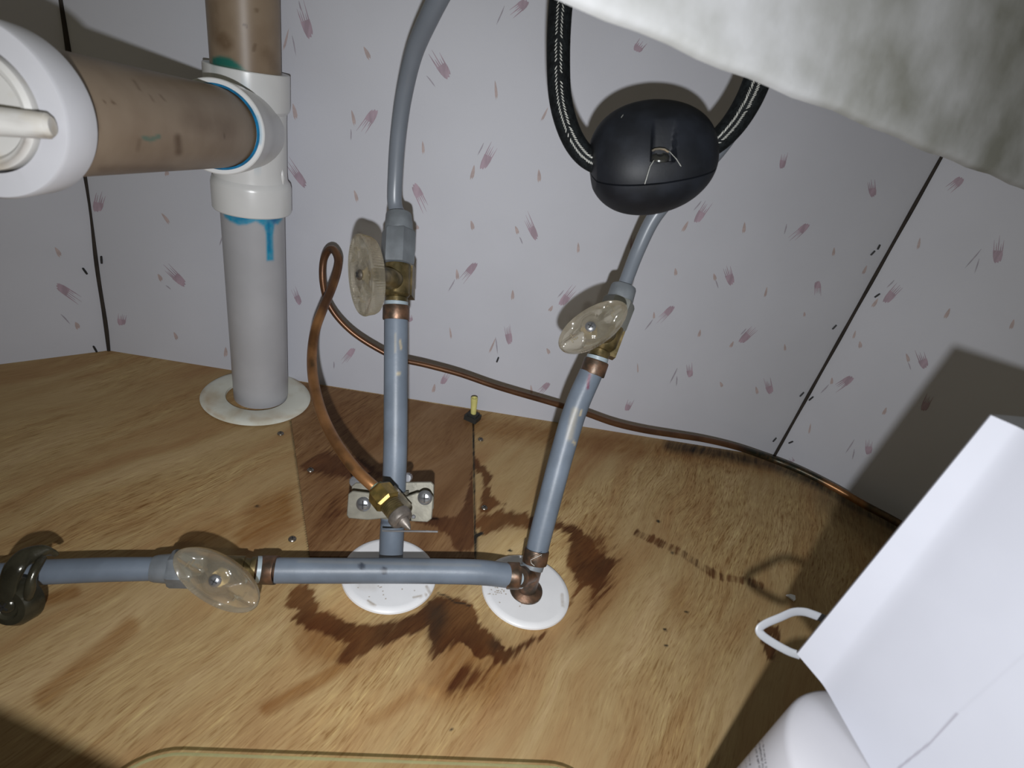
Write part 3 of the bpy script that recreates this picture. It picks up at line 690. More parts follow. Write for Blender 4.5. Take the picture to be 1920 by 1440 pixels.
# brass body
segaxis('valve_body', 743.3,567,.362, 745,494,.364, [(0,19),(0,20.5),(.10,21),(.13,19.5),(.16,23),(.2,25),(.95,25),(.95,22),(1,22)], brass, ls, 40, 30)
vb = ls
A = at(757, 527, .372); axv = (at(748,440,.368)-at(743,570,.362)).normalized(); rt = (right-axv*right.dot(axv)).normalized(); fw = axv.cross(rt)
g = box_geo(at(754, 528, .371), rt, axv, fw, 44*.37/F, 62*.37/F, .012); obj('body_lug', g[0], g[1], brass, ls, smooth=False)
segaxis('hex_nut', 745,497,.364, 748,432,.366, [(0,25),(.03,31),(.10,32),(.92,32),(1,29),(1,20)], grey_fit, ls, 6, 30)
segaxis('collar', 748,433,.366, 748,401,.367, [(0,26),(.12,26.5),(.9,24),(1,23),(1,13)], grey_fit, ls, 48)
r_ = ptube('riser_tube', [(748,404,.368,13.2),(740,380,.368,13.6),(741,330,.362,14),(746,260,.350,14.8),(757,180,.334,15.8),(776,100,.315,17),(806,30,.295,18.6),(842,-40,.278,20),(870,-90,.268,21)], riser_mat, ls, 40, 14)
Hc = at(676, 516, .318); Hn = (M3 @ Vector((-.74, .10, -.66))).normalized()
handle(ls, Hc, Hn, M3 @ Vector((.0,1,.0)), .0465, .0285, .0085, at(742, 526, .363), (0, .0015))

# lower run: copper tee at the right flange, pipe going left through the third valve, and the right upright
tb = flr(987, 1110)
rs = thing('supply_pipe', 'grey water pipe branching from a copper tee, one valve lying left, one upright right', 'water pipe', tb)
zt_ = .020
# stub and tee
t0 = flr(986, 1108, .004); t1 = at(1001, 1052, .362)
lathe('copper_tee', t0, t1-t0, [(0,.0105),(.0015,.0108),(.0028,.0088),(.004,.0068),((t1-t0).length*.55,.0066),((t1-t0).length,.0066)], copper_ring, rs, 40)
ring_lathe('tee_flange', t0-(t1-t0).normalized()*.0006, (t1-t0), [(0,.0060),(0,.0112),(.0018,.0112),(.0030,.0090),(.0030,.0066)], simple('aged_copper_green', (.12,.13,.12), .4, .6, col2=(.10,.055,.03), vs=200), rs, 40)
jt = t0+(t1-t0)*.62
jl = at(974, 1082, .352)
dj = (jl-jt)
lathe('copper_tee', jt, dj, [(0,.0064),(dj.length,.0064)], copper_ring, rs, 32)
# short sleeve, crimp and upright
segaxis('sleeve', 997,1066,.362, 1004,1042,.363, [(0,19),(0,21),(.3,21.4),(.7,20.6),(1,20.6)], grey_fit, rs, 40)
crimp(1002,1056,1007,1030,.362,23.5,rs)
o = ptube('pipe', [(1005,1044,.363,20.6),(1012,1010,.364,21.2),(1030,940,.365,21.8),(1054,850,.366,22.2),(1080,765,.366,22.4),(1112,697,.3665,21.5)][0:5]+[(1108,700,.366,22)], grey_pipe, rs, 64, 24)
paint(o, 'brown', [('line', [(1078,770),(1068,820)], 3, 7, .35), ('line', [(1090,770),(1088,778)], 1, 2, .7), ('line', [(1075,828),(1078,832)], 1.5, 2, .7)])
paint(o, 'navy', [('line', [(1106,703),(1103,715),(1102,728)], 1.6, 1.8, .9), ('line', [(1071,880),(1062,930)], 1, 2, .7)]); paint(o, 'mark_and_shade', [])
crimp(1110,702,1119,676,.366,23.5,rs)
segaxis('sleeve', 1118,679,.366, 1121,669,.366, [(0,19),(0,20.5),(1,20.5),(1,18)], grey_light, rs)
segaxis('valve_body', 1121,670,.366, 1150,598,.369, [(0,17),(0,19.5),(.16,19.5),(.2,17),(.28,22),(.35,25),(.98,25),(1,20)], brass, rs, 40, 30)
axv = (at(1160,570,.37)-at(1118,680,.366)).normalized(); rt = (right-axv*right.dot(axv)).normalized(); fw = axv.cross(rt)
g = box_geo(at(1146, 633, .376), rt, axv, fw, .0135, .026, .012); obj('body_lug', g[0], g[1], brass, rs, smooth=False)
nut_pale = simple('pale_grey_nut', (.19,.195,.18), .45, var=.1)
segaxis('hex_nut', 1144,612,.369, 1163,563,.371, [(0,24),(.03,30),(.10,31),(.9,31),(1,28),(1,20)], nut_pale, rs, 6, 30)
segaxis('collar', 1161,566,.371, 1170,537,.372, [(0,24),(.15,25),(.88,24),(1,22.5),(1,13)], grey_fit, rs)
ptube('riser_tube', [(1168,542,.372,12.5),(1178,516,.372,12.8),(1196,470,.371,13.2),(1222,415,.366,14),(1252,375,.360,14.6),(1290,335,.352,15),(1330,300,.340,15.5),(1375,240,.325,16),(1420,150,.31,16.5),(1460,60,.30,17)], riser_mat, rs, 40, 12)
handle(rs, at(1112, 611, .320), M3 @ Vector((-.12, -.26, -.95)), M3 @ Vector((.83, -.56, 0)), .0455, .0215, .0075, at(1140, 625, .368), (-.0018, .0), steel)

# horizontal run with the third valve
def hd_(x, y): return pix(flr(x, y, .024))[2]
crimp(974,1080,950,1079,.357,24.5,rs)
segaxis('sleeve', 979,1081,.358, 973,1080.5,.3575, [(0,17),(0,22),(1,22),(1,18)], grey_light, rs)
o = ptube('pipe', [(958,1079.5,.3565,22.5),(900,1073,.352,23),(830,1071,.348,23),(740,1070,.342,23.2),(630,1070,.334,23.3),(517,1069.5,.3255,23.6)], grey_pipe, rs, 64, 24)
o['label'] = 'horizontal grey pipe with two dimples, their shade painted on'
paint(o, 'mark_and_shade', [('line', [(678,1060),(678,1063)], 4.0, 2.5, .9), ('line', [(720,1068),(720,1072)], 4.2, 2.5, .9)]); paint(o, 'brown', [('line', [(560,1052),(900,1060)], 1, 4, .12)]); paint(o, 'navy', [])  # two dark spots paint the shade of dents on a smooth pipe
crimp(519,1069,488,1068,.3245,26.5,rs)
segaxis('sleeve', 488,1068,.323, 480,1068,.322, [(0,22),(0,25),(1,25),(1,20)], grey_light, rs)
segaxis('valve_body', 481,1068,.322, 372,1067,.314, [(0,20),(0,24),(.09,24),(.1,20),(.2,22),(.22,25),(.95,26),(1,22)], brass, rs, 40, 30)
segaxis('hex_nut', 376,1067,.3145, 318,1066,.3102, [(0,26),(.05,33),(.12,35),(.9,35),(1,32),(1,22)], grey_fit, rs, 6, 30)
segaxis('collar', 322,1066,.3105, 286,1066,.308, [(0,28),(.15,27),(.8,25),(1,23),(1,20)], grey_fit, rs)
ptube('pipe', [(292,1066.5,.3085,21.5),(200,1068,.302,22.4),(120,1071,.296,22.8),(60,1074,.2915,23),(0,1080,.286,23.5),(-70,1086,.280,24)], grey_pipe, rs, 64, 12)
for ob in [x for x in C.objects if x.parent is rs and x.name.startswith('pipe')][2:]:
    if 'brown' not in ob.data.attributes:
        paint(ob, 'brown', []); paint(ob, 'navy', []); paint(ob, 'mark_and_shade', [])
handle(rs, at(405, 1088, .283), M3 @ Vector((.14, -.10, -.98)), M3 @ Vector((.83, .57, 0)), .0485, .0225, .0065, at(425, 1075, .318), (0, 0), steel)
# paint residue on the left run
g = []
for (x, y, s) in ((285,1078,8),(298,1082,7),(276,1060,3),(258,1063,2.5),(250,1082,3)):
    P = at(x, y, .3155); g.append(lathe_geo(P, -fwd, [(-.001,.0001),(-.0006,s*.3/F*.9),(.0002,s*.3/F),(.0009,s*.3/F*.5),(.001,.0001)], 10))
# ------------------------------------------------------------------ dark clamp at the left edge
cl = thing('pipe_clamp', 'dark glossy metal clamp hooked round the grey pipe at the left edge', 'clamp', at(30,1110,.287))
toc = M3 @ Vector((0,0,-1))
ptube('clamp_band', [(107,1041,0.2814,5),(98,1036,0.2797,8),(82,1035,0.2761,13),(60,1040,0.2726,16),(40,1050,0.2690,18),(25,1070,0.2664,19),(16,1095,0.2664,18),(12,1125,0.2682,17),(14,1150,0.2726,10)], clampdark, cl, 24, 8, flat=(toc, .55))
ptube('clamp_band', [(80,1046,0.2743,7),(70,1062,0.2699,8),(60,1082,0.2673,8),(56,1104,0.2673,9),(52,1124,0.2699,8)], clampdark, cl, 20, 8)
ptube('clamp_band', [(-25,1090,0.2788,16),(-10,1112,0.2726,20),(15,1128,0.2708,22),(42,1124,0.2717,18),(56,1112,0.2743,9)], clampdark, cl, 24, 8, flat=(toc, .6))
bp_ = at(14, 1134, .268)
lathe('clamp_boss', bp_+fwd*.008, -fwd+down*.15, [(0,.0115),(.006,.0110),(.0088,.0090),(.0092,.0060),(.0080,.0048),(.0080,.0001)], clampdark, cl, 40)
screw('screw', bp_-fwd*.0002, -fwd+down*.15, .0040, clampdark, cl)

# ------------------------------------------------------------------ saddle valve on the left pipe
sv = thing('saddle_valve', 'small saddle valve clamped round the left grey pipe, with brass nut and two screws', 'valve', at(737,945,.345))
axp_ = (at(740,880,.3605)-at(737,1000,.3615)).normalized()      # pipe axis
sd = (at(806,927,.36)-at(672,944,.36)); sd = (sd-axp_*sd.dot(axp_)).normalized()
nf = sd.cross(axp_).normalized(); nf = nf if nf.dot(fwd) < 0 else -nf    # towards the viewer
pc = at(737, 937, .3605)
def plate(name, pts, d, th):
    """pts: (s px, t px) in plate axes, at normal offset d"""
    k = .35/F
    return prism(name, [pc+sd*a*k+axp_*b*k+nf*d for a, b in pts], nf*th, zinc, sv, .0006)
front_pts = [(-80,-24),(-76,-30),(-40,-32),(0,-27),(40,-32),(72,-33),(80,-26),(82,14),(76,22),(50,22),(30,14),(0,2),(-25,18),(-70,22),(-78,16)]
plate('front_plate', front_pts, .0092, .0016)
plate('back_plate', [(-86,-20),(-80,-26),(70,-26),(76,-20),(76,27),(70,33),(-78,27),(-86,20)], -.0078, .0016)
# bent saddle cheeks around the pipe
k = .35/F
arc = []
for i in range(13):
    a = math.pi*i/12; arc.append((math.cos(a)*.0086, math.sin(a)*.0086))
V = []; Fc = []
for (s, n_) in arc:
    for t in (-30, 18):
        V.append(pc+sd*s+nf*(n_+.0006)+axp_*t*k)
for (s, n_) in arc:
    for t in (-30, 18):
        V.append(pc+sd*s*1.18+nf*(n_*1.18+.0006)+axp_*t*k)
m = len(arc)*2
for i in range(len(arc)-1):
    a = i*2; Fc += [(a, a+1, a+3, a+2), (m+a, m+a+2, m+a+3, m+a+1), (a, a+2, m+a+2, m+a), (a+1, m+a+1, m+a+3, a+3)]
fix_normals(obj('saddle', V, Fc, zinc, sv))
for (x, y) in ((682,945),(797,933)):
    P = on_plane(x, y, pc+nf*.0108, nf)
    screw('clamp_screw', P, nf, .0046, steel, sv, .9)
for (x, y, r) in ((666,903,.0038),(764,896,.0030)):
    P = on_plane(x, y, pc-nf*.009, nf)
    lathe('knurled_nut', P-nf*.004, nf, [(0,r*.9),(.0006,r),(.0050,r),(.0056,r*.85)], steel, sv, 36, ribs=(18,.00015,0,.006))
nd0, nd1 = at(706, 915, .322), at(775, 1000, .306); nd = (nd1-nd0).normalized(); NL = (nd1-nd0).length
lathe('valve_nut', nd0+nd*NL*.02, nd, [(0,.0056),(.0006,.0066),(.0022,.0078),(.0105,.0078),(.0120,.0066),(.0120,.0040)], brass_bright, sv, 6, 30)
lathe('ferrule', nd0-nd*.0004, nd, [(0,.0036),(.0004,.0048),(.0026,.0054),(.0034,.0050)], verdigris, sv, 32)
pf = []
h = .0125
for i in range(9):
    pf += [(h, .0050), (h+.0004, .0057), (h+.0008, .0057), (h+.0012, .0050)]; h += .0013
lathe('threaded_stem', nd0+nd*NL*.02, nd, pf, brass, sv, 36, 50)
lathe('valve_tip', nd0+nd*.0205, nd, [(0,.0056),(.0010,.0066),(.0040,.0068),(.0056,.0062),(.0066,.0046),(.0062,.0032),(.0085,.0026),(.0112,.0014),(.0128,.0004)], lead, sv, 30)
ptube('handle_pin', [(717,995,.335,1.9),(770,996,.334,1.9),(821,997,.333,1.9)], steel, sv, 16, 2)
P = on_plane(780, 962, pc+nf*.002, nf); lathe('pivot_pin', P, nf, [(0,.0014),(.009,.0014),(.0098,.0009)], steel, sv, 16)
# spout lug that carries the nut
g = box_geo(at(742, 944, .335), (nd), nf, nd.cross(nf), .018, .014, .011); o = obj('valve_neck', g[0], g[1], brass, sv, smooth=False)

# ------------------------------------------------------------------ copper tubing
cp = [(710,920,.3215,11),(690,903,.322,11),(665,878,.326,11),(640,845,.334,10.6),(618,808,.345,10.3),(600,765,.358,10),(588,715,.372,9.6),(585,668,.385,9.2),(591,620,.396,8.8),(606,578,.405,8.5),(622,540,.413,8.2),(632,508,.420,8),(634,485,.425,7.6),(625,468,.430,7.2),(614,472,.434,7),(606,492,.438,6.6),(605,525,.442,6.2),(612,560,.447,5.8),(630,592,.452,5.4),(660,623,.458,5.1),(700,650,.464,5),(745,672,.470,4.9),(800,685,.478,5),(860,701,.486,5),(918,721,.494,5),(960,734,.501,5.2),(1030,754,.512,5.4),(1090,772,.522,5.6),(1150,793,.532,5.8),(1205,806,.541,5.8),(1262,815,.552,5.8),(1320,824,.564,5.6),(1380,838,.578,5.8),(1440,858,.594,6.4),(1500,882,.580,6.6),(1560,912,.564,6.8),(1620,946,.550,7),(1690,984,.534,7.4),(1760,1030,.516,7.6),(1850,1090,.495,8)]
# keep the run in front of the walls and above the floor
q = catmull(cp, 10); P = []; R_ = []
for a, b, d, r in q:
    p = at(a, b, d); rr = r*d/F
    if a > 1100 or (b > 640 and a > 690): 
        wk = which(a, b)
        lim = YB-rr-.0012
        vr = M3 @ _ray(a, b)
        if p.y > lim: p = CAM+vr*(lim/vr.y)
        P0, n = WP['right']
        if (p-P0).dot(n) < rr+.0015: p = on_plane(a, b, P0+n*(rr+.0015), n)
        if p.z < rr+.0004: p = flr(a, b, rr+.0004)
    P.append(p); R_.append(rr)
ct = tube('copper_tubing', P, R_, copper, None, 20)
tag(ct, 'thin bent copper tube looping up from the saddle valve and running along the wall foot', 'tubing')
paint(ct, 'mark_and_shade', [('line', [(1400,845),(1450,860),(1530,898)], 9, 20, .95), ('line', [(1640,955),(1800,1060)], 12, 14, .8), ('line', [(652,872),(658,878)], 4, 4, .5), ('line', [(584,676),(586,684)], 3, 3, .5)], False)
paint(ct, 'brown', [('line', [(632,510),(612,480),(606,520),(612,560),(660,623),(760,677),(960,734),(1205,806),(1380,838)], 12, 18, .75)], False)

# ------------------------------------------------------------------ peg by the back wall
pg = thing('plastic_peg', 'tiny yellow plastic peg in a black square foot at the base of the back wall', 'peg', flr(886,783))
f0 = flr(885, 787); zc = f0.z
gx = Vector((math.cos(-.5), math.sin(-.5), 0)); gy = Vector((-gx.y, gx.x, 0))
g = box_geo(Vector((f0.x, f0.y-.001, .0036)), gx, gy, UP, .0130, .0120, .0050); o = obj('foot', g[0], g[1], black_g, pg, smooth=False)
g = box_geo(Vector((f0.x, f0.y-.001, .0070)), gx, gy, UP, .0095, .0088, .0026); obj('foot', g[0], g[1], black_g, pg, smooth=False)
pa = Vector((f0.x, f0.y-.001, .0070)); pt_ = on_plane(889.5, 746, pa, Vector((0,-1,0)))
lathe('peg', pa, pt_-pa, [(0,.0026),((pt_-pa).length*.95,.0034),((pt_-pa).length,.0031),((pt_-pa).length,.0022),((pt_-pa).length-.002,.0018)], yellow, pg, 24)

# ------------------------------------------------------------------ floor screws
for (x, y, r, lab) in ((582,884,.0026,'small floor screw in the dark patch beside the copper tube'),(548,1012,.0026,'small floor screw just above the horizontal pipe, left of the dark patch'),(526,814,.0026,'small floor screw below the large cream ring'),(901,825,.0026,'small floor screw right of the dark patch, near the back wall'),(908,953,.0026,'small floor screw in the wet stain right of the dark patch')):
    p = flr(x, y); zz = .0013 if 560 < x < 886 and y > 780 and x < 885 else .0004
    s = screw('floor_screw', Vector((p.x, p.y, zz)), UP, r, bronze_screw, None, .4+x*.01)
    tag(s, lab, 'screw', 'countersunk screws in the plywood floor')
# chip of plaster
p = flr(1483, 1121)
ch = prism('plaster_chip', [Vector((p.x+a*.0028, p.y+b*.0028, .0003)) for a, b in ((-1.4,.5),(.2,.9),(1.4,.6),(.7,-.9),(.1,-1.3))], Vector((0,0,.0012)), white_esc)
tag(ch, 'tiny white chip lying on the wood beside the white strap', 'debris')
p = at(1001, 1044, .335)
lp = [at(x, y, .339) for x, y in ((1002,1061),(996,1056),(995,1050),(1003,1046),(1016,1040),(1015,1044))]
lt = tube('thread_scrap', [lp[0], lp[1], lp[2], lp[3], lp[4], lp[5]], .00013, thread, None, 6); tag(lt, 'short pale thread caught on the lower crimp of the right grey pipe', 'thread')

# ------------------------------------------------------------------ black hose and its weight
hz = [(1062,-90,.270,23.5),(1055,-30,.272,23),(1049,40,.275,22.5),(1047,110,.278,22),(1050,180,.281,21.5),(1063,235,.283,21),(1084,277,.284,20.5),(1112,302,.285,20),(1150,312,.286,19),(1220,305,.287,18),(1290,296,.286,19),(1335,272,.284,21),(1368,242,.281,23),(1396,202,.277,24.5),(1418,155,.272,25.5),(1436,95,.266,26),(1450,20,.26,26.5),(1455,-60,.255,27)]
hs = thing('faucet_hose', 'black braided faucet hose hanging in a U shape under the sink', 'hose', at(1220,305,.287))
q = catmull(hz, 10); HP = [at(a, b, d) for a, b, d, r in q]; HR = [r*d/F for a, b, d, r in q]
tube('braided_sleeve', HP, HR, hose_m, hs, 40)
G = []; GS = []
def dash(a, b, r=.00024):
    G.append(tube_geo([a, (a+b)/2, b], [r*.4, r, r*.4], 5))
for i in range(len(q)-1):
    x = q[i][0]; 
    if 1112 < x < 1338: continue
    p, p2 = HP[i], HP[i+1]; t = (p2-p); L = t.length; t.normalize(); tv = (CAM-p).normalized(); tv = (tv-t*tv.dot(t)).normalized(); sdv = t.cross(tv)
    nst = max(1, int(round(L/.0030)))
    for k2 in range(nst):
        f = k2/nst; c = p+t*(f*L); R0 = HR[i]
        for s in (-1, 1):
            jit = random.uniform(-.0001, .0001)
            ph = .16+.0*s
            def sp(a_, al): return c+t*al+(tv*math.cos(a_)+sdv*math.sin(a_))*(R0+.0001)
            if random.random() < .94: dash(sp(s*.12+jit*60, 0), sp(s*.30+jit*300, .0016+jit*2)); GS.append(x)
for side_ in (0, 1):
    V, Fc = merge(*[g_ for g_, x_ in zip(G, GS) if (x_ > 1200) == bool(side_)])
    tt = obj('tracer_thread', V, Fc, thread, hs, smooth=False); tt['label'] = 'two zigzag rows of white tracer stitches'

wt = thing('hose_weight', 'black oval plastic weight clamped on the hanging faucet hose', 'weight', at(1222,300,.28))
wc = at(1222, 298, .283)
e_x = (M3 @ Vector((1, -.10, 0))).normalized(); e_z = (M3 @ Vector((0, 0, -1))).normalized(); e_y = e_z.cross(e_x).normalized(); e_z = e_x.cross(e_y)
ra_, rb_, rc_ = .0322, .0268, .0235
pm_ = Vector((0, .86, .50)).normalized()         # pole of the split, in local axes (y up, z to viewer)
pu = Vector((1,0,0)); pv = pm_.cross(pu)
cut = -.20
def wpoint(th, s, shrink=1.0):
    """s = sine latitude along pole"""
    c = math.sqrt(max(0, 1-s*s)); l = pm_*s+(pu*math.cos(th)+pv*math.sin(th))*c
    # squarer than a plain ellipsoid
    e = 2.35; m = (abs(l.x)**e+abs(l.y)**e+abs(l.z)**e)**(1/e); l = l/m*shrink
    X = l.x
    if X < -.93: X = -.93-(abs(X)-.93)*.25
    if X > .96: X = .96+(X-.96)*.4
    return Vector((X*ra_, l.y*rb_*(1-.10*max(0, l.x)), l.z*rc_))
def wworld(l): return wc+e_x*l.x+e_y*l.y+e_z*l.z
def shell(name, s0, s1, n=70, seg=220, carve=False):
    V = []; Fc = []
    rows = [(s0, .90), (s0, .985)]
    a0, a1 = math.asin(s0), math.asin(s1)
    for i in range(n+1):
        a = a0+(a1-a0)*i/n; rows.append((math.sin(a), 1.0))
    for s, k in rows:
        for j in range(seg):
            l = wpoint(2*math.pi*j/seg, s, k); 
            if carve:
                P = wworld(l); x, y, _ = pix(P)
                if l.z > 0:
                    cx_ = 1245+(y-270)*-.03; w_ = 24
                    u_ = (x-cx_)/w_; 
                    if abs(u_) < 1 and 222 < y < 303:
                        dep_ = .0050*max(0, min(1, (y-222)/70.))*max(0, min(1, (303-y)/5.))*min(1, (1-abs(u_))*4)
                        l = l-Vector((0, .25, .97)).normalized()*dep_
            V.append(wworld(l))
    for i in range(len(rows)-1):
        for j in range(seg): Fc.append((i*seg+j, i*seg+(j+1) % seg, (i+1)*seg+(j+1) % seg, (i+1)*seg+j))
    Fc.append(tuple(range(seg-1, -1, -1))); L = (len(rows)-1)*seg; Fc.append(tuple(range(L, L+seg)))
    return fix_normals(obj(name, V, Fc, black_pl, wt, ang=28))
shell('weight_shell', cut+.012, .9995, carve=True)
shell('weight_shell', cut-.018, -.9995)
sp = at(1237, 292, .2635)
ax = (e_y*.55+e_z*.85).normalized()
lathe('screw', sp-ax*.003, ax, [(0,.0046),(.0026,.0046),(.0034,.0040),(.0038,.0018),(.0034,.0012),(.0034,.0001)], simple('dark_steel', (.10,.10,.095), .2, .8), wt, 32)
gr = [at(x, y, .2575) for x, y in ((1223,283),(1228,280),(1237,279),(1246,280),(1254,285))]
tube('screw_glint', gr, .00045, simple('glint_metal', (.8,.72,.6), .2, .9), wt, 8)  # bright arc modelled as the highlight along the screw's edge
def lint(pts): 
    o = tube('lint', [at(x, y, d) for x, y, d in pts], .00010, thread, wt, 6)
lint([(1209,345,.2585),(1215,325,.2560),(1219,312,.2558),(1226,301,.2560)]); lint([(1255,284,.2570),(1268,298,.2560),(1277,312,.2558)]); lint([(1165,220,.2640),(1170,213,.2660)])

# ------------------------------------------------------------------ sink edge at the upper right
s0 = at(1010, -21, .135); s1 = at(1960, 368, .290)
es = (s1-s0).normalized(); sdir = (M3 @ Vector((.30, -.92, -.22))); sdir = (sdir-es*sdir.dot(es)).normalized(); nn = es.cross(sdir); nn = nn if nn.dot(fwd) > 0 else -nn
A0 = s0-es*.012; 
prof2 = [(0.004,.0),(0,.004),(.0,.010),(.004,.016),(.03,.022),(.20,.022),(.20,0)]
V = []; Fc = []; nS = 40; Ls = .46
rows = [(.0,.0030),(.0005,.0016),(.0014,.0006),(.0028,.0001),(.0060,0),(.03,0),(.08,0),(.20,0),(.20,.007),(.01,.0062),(.0030,.0055),(.0008,.0044)]
for i in range(nS+1):
    for a, b in rows:
        wob = .0004*math.sin(i*1.7)+.0003*math.sin(i*.6)
        V.append(A0+es*(Ls*i/nS)+sdir*(a+(wob if a < .02 else 0))+nn*b)
m = len(rows)
for i in range(nS):
    for k2 in range(m): Fc.append((i*m+k2, i*m+(k2+1) % m, (i+1)*m+(k2+1) % m, (i+1)*m+k2))
Fc.append(tuple(range(m))); Fc.append(tuple(range(nS*m+m-1, nS*m-1, -1)))
sk = fix_normals(obj('sink_basin', V, Fc, sinkm)); tag(sk, 'mottled grey and white underside of the sink basin at the upper right', 'sink')

# ------------------------------------------------------------------ white carton-shaped container on a round bottle
A_ = at(1490,1221,.212); B_ = at(1546,1287,.2005); A2 = at(1850,775,.1675); B2 = at(1921,806,.160)
upv = (A2-A_).normalized()
ncand = Vector((-.22,-.97,0)); ncand = (ncand-upv*ncand.dot(upv)).normalized()
def onf(x, y): return on_plane(x, y, B_, ncand)
zc_ = B_.z; C_ = flr(1632,1440,zc_); M1 = B_+(C_-B_)*.5; D_ = C_+(C_-M1).normalized()*.06
wb = thing('white_container', 'tall white plastic container with flat faces and a strap loop at the lower right', 'container', Vector((A_.x+.03, A_.y-.01, 0)))
Lh_ = (A2-A_).length
_aw = flr(1922, 766, A2.z)-A2; away = (_aw-upv*_aw.dot(upv)).normalized()
E_ = A_+away*.07; D2 = D_+away*.07
ring = [A_, B_, M1, C_, D_, D2, E_]
V = []; Fc = []; nH = 260
top_ = []
for p in ring:
    # top ends: A->A2, B->B2, the rest parallel
    top_.append(p+upv*Lh_)
top_[1] = B2
dAB = B2-(B_+upv*Lh_)
for k2 in (2,3,4,5): top_[k2] = ring[k2]+upv*Lh_+dAB
o = None
fine = []
def sub(p, q, n): return [p+(q-p)*i/n for i in range(n)]
def soft_corner(rg):
    a, b, c = rg[0], rg[1], rg[2]; r = .0014; out = [a+(b-a).normalized()*.0005+(rg[-1]-a).normalized()*.0008]
    d1 = (a-b).normalized(); d2 = (c-b).normalized()
    out += sub(a+(b-a).normalized()*.0012, b+d1*r*1.5, 6)
    for t in [i/8 for i in range(9)]:
        out.append((b+d1*r*1.5)*(1-t)**2+b*2*t*(1-t)+(b+d2*r*3)*t*t)
    seq = [b+d2*r*3]+rg[2:]
    for p, q, n_ in zip(seq[:-1], seq[1:], (14, 20, 150, 12, 12)): out += sub(p, q, n_)[1:] if p is seq[0] else sub(p, q, n_)
    out += sub(rg[-1], a, 4)
    return out
lo_ = soft_corner(ring); hi_ = soft_corner(top_); nn_ = len(lo_)
for i in range(nH+1):
    t = i/nH
    for a, b in zip(lo_, hi_):
        V.append(a+(b-a)*t)
for i in range(nH):
    for k2 in range(nn_): Fc.append((i*nn_+k2, i*nn_+(k2+1) % nn_, (i+1)*nn_+(k2+1) % nn_, (i+1)*nn_+k2))
Fc.append(tuple(range(nn_))); Fc.append(tuple(range(nH*nn_+nn_-1, nH*nn_-1, -1)))
body = fix_normals(obj('upper_body', V, Fc, box_white, wb, ang=40))
paint(body, 'navy', [('line', [(1793,1340),(1768,1368),(1740,1400),(1690,1438)], 0, 0, 0), ('line', [(1794,1338),(1745,1392),(1685,1440)], 1.0, 2.4, .8), ('line', [(1920,1228),(1800,1333)], .5, 4, .12)])
# round lower bottle
T_ = at(1452, 1357, .205); vd = (T_-CAM).normalized(); mR = upv.cross(vd).normalized()
mR = mR if mR.dot(right) > 0 else -mR
Rb = .040; cc = T_+mR*Rb
hlo = -(cc.z-.0005)/upv.z
lenU = (B_-cc).dot(upv)
bt0 = cc+upv*hlo
bot = Vector((bt0.x, bt0.y, .0008))
ctop = cc+upv*(lenU+.006)
dz_ = ctop-bot
hs_ = .1300
bt = lathe('bottle', bot, upv, [(0,Rb-.003),(.002,Rb-.0006),(.005,Rb),(hs_-.0006,Rb),(hs_,Rb-.0003)]+[(hs_+.0068*math.sin(a*math.pi/24), (Rb-.0003)*math.cos(a*math.pi/24)+.0001) for a in range(1,13)], bottle_white, wb, 128)
bt['label'] = 'round white bottle with fine grey print'
# fine print wrapped on the bottle
def on_cyl(x, y, r):
    o_ = CAM-bot; v = ray(x, y); o2 = o_-upv*o_.dot(upv); v2 = v-upv*v.dot(upv)
    a = v2.dot(v2); b = 2*o2.dot(v2); c = o2.dot(o2)-r*r; D = b*b-4*a*c
    if D < 0: return None
    return CAM+v*((-b-math.sqrt(D))/(2*a))
G = []; rg = random.Random(5)
# columns of print: start point, direction, length, strokes height
for (x0, y0, x1, y1, h0, h1, dens) in ((1428,1376,1437,1440,1,4,1.0),(1422,1384,1431,1440,3,4,1.0),(1415,1394,1424,1440,3,4,1.0),(1404,1410,1407,1440,1.5,3,.8),(1396,1420,1400,1440,1,2.2,.6),(1386,1432,1388,1442,1,2.2,.6)):
    L = math.hypot(x1-x0, y1-y0); t = 0
    while t < L:
        f = t/L; cx_, cy_ = x0+(x1-x0)*f, y0+(y1-y0)*f; hh = (h0+(h1-h0)*f)
        if rg.random() < .82:
            dx, dy = (x1-x0)/L, (y1-y0)/L; w_ = rg.uniform(.8, 1.7); nx_, ny_ = -dy, dx; of = rg.uniform(-.5, .5); sh = rg.uniform(-.6, .6)
            quad = [(cx_+nx_*(-hh/2+of), cy_+ny_*(-hh/2+of)), (cx_+nx_*(hh/2+of)+dx*sh, cy_+ny_*(hh/2+of)+dy*sh), (cx_+nx_*(hh/2+of)+dx*(w_*.55+sh), cy_+ny_*(hh/2+of)+dy*(w_*.55+sh)), (cx_+nx_*(-hh/2+of)+dx*w_*.55, cy_+ny_*(-hh/2+of)+dy*w_*.55)]
            P = [on_cyl(a, b, Rb+.0001) for a, b in quad]
            if all(p is not None for p in P): G.append((P, [(0,1,2,3)]))
        t += rg.uniform(1.6, 2.6)/dens
if G:
    V, Fc = merge(*G); o = obj('printed_text', V, Fc, ink, bt, smooth=False); o['label'] = 'tiny illegible grey print'
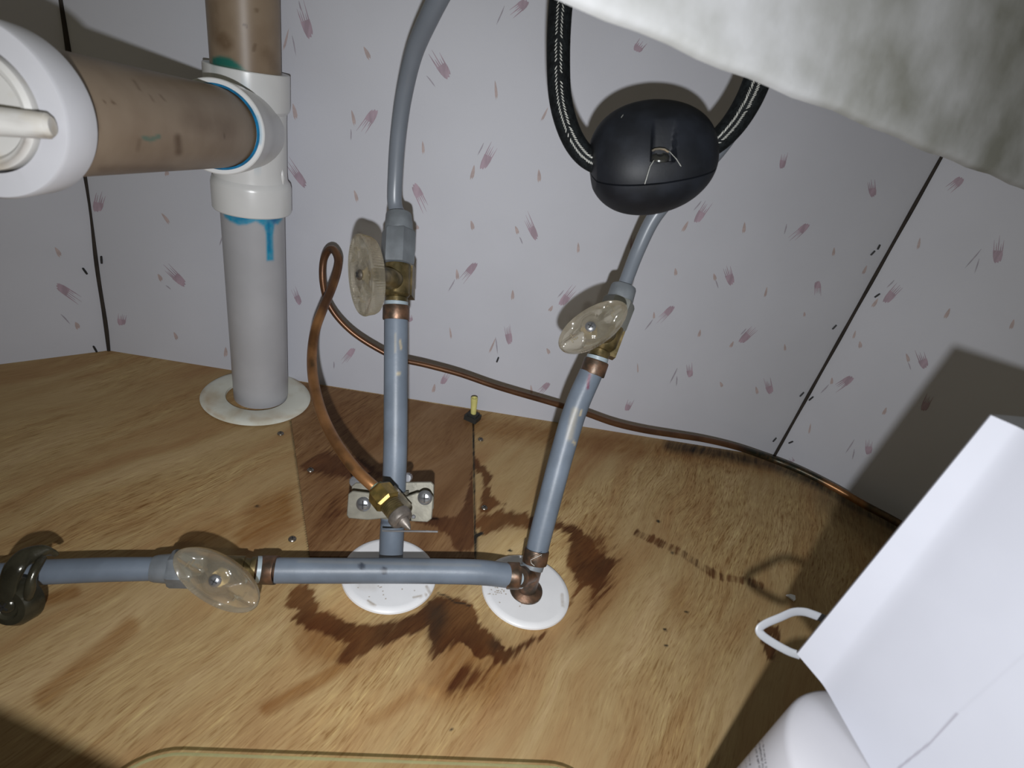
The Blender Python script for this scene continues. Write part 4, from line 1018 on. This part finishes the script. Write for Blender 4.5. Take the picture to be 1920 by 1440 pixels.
# strap loop
lpp = [(1500,1229,.2135),(1478,1221,.2145),(1449,1205,.2155),(1428,1190,.216),(1424,1179,.2165),(1436,1169,.217),(1462,1158,.2175),(1486,1148,.218),(1506,1147,.218),(1524,1152,.2175),(1560,1166,.216)]
ptube('strap_loop', [(a, b, d, 7.6) for a, b, d in lpp], loop_m, wb, 20, 8, flat=((M3 @ Vector((0,0,1))), .30))

# ------------------------------------------------------------------ glass dish at the bottom edge
zr = .016
g0 = flr(345, 1409, zr); g1 = flr(1010, 1433, zr)
ug = (g1-g0).normalized(); vg = Vector((ug.y, -ug.x, 0)); vg = vg if vg.y < 0 else -vg
gx0 = g0-ug*.030; Wg, Dg, rc2 = .225, .16, .030
def rr_outline(inset, z):
    pts = []; w, d, r = Wg-2*inset, Dg-2*inset, rc2-inset
    o_ = gx0+ug*inset+vg*inset
    for (cx_, cy_, a0) in ((r, r, math.pi), (w-r, r, 1.5*math.pi), (w-r, d-r, 0), (r, d-r, .5*math.pi)):
        for i in range(13):
            a = a0+(math.pi/2)*i/12; p = o_+ug*(cx_+r*math.cos(a))+vg*(cy_+r*math.sin(a)); pts.append(Vector((p.x, p.y, z)))
    return pts
loops = [rr_outline(.008, .0004), rr_outline(.0045, .0010), rr_outline(.0020, .004), rr_outline(.0006, zr-.002), rr_outline(0, zr-.0006), rr_outline(.0004, zr), rr_outline(.0018, zr), rr_outline(.0024, zr-.001), rr_outline(.0042, .0056), rr_outline(.0065, .0036), rr_outline(.011, .0032)]
V = []; Fc = []; mi = []; m = len(loops[0])
for lp_ in loops: V += lp_
for i in range(len(loops)-1):
    for k2 in range(m): Fc.append((i*m+k2, i*m+(k2+1) % m, (i+1)*m+(k2+1) % m, (i+1)*m+k2)); mi.append(1 if 3 <= i < 6 else 0)
Fc.append(tuple(range(m))); mi.append(0); Fc.append(tuple(range((len(loops)-1)*m+m-1, (len(loops)-1)*m-1, -1))); mi.append(0)
gd = fix_normals(obj('glass_dish', V, Fc, [tray_glass, tray_edge], midx=mi)); tag(gd, 'shallow clear glass dish with greenish rim at the bottom of the picture', 'dish')
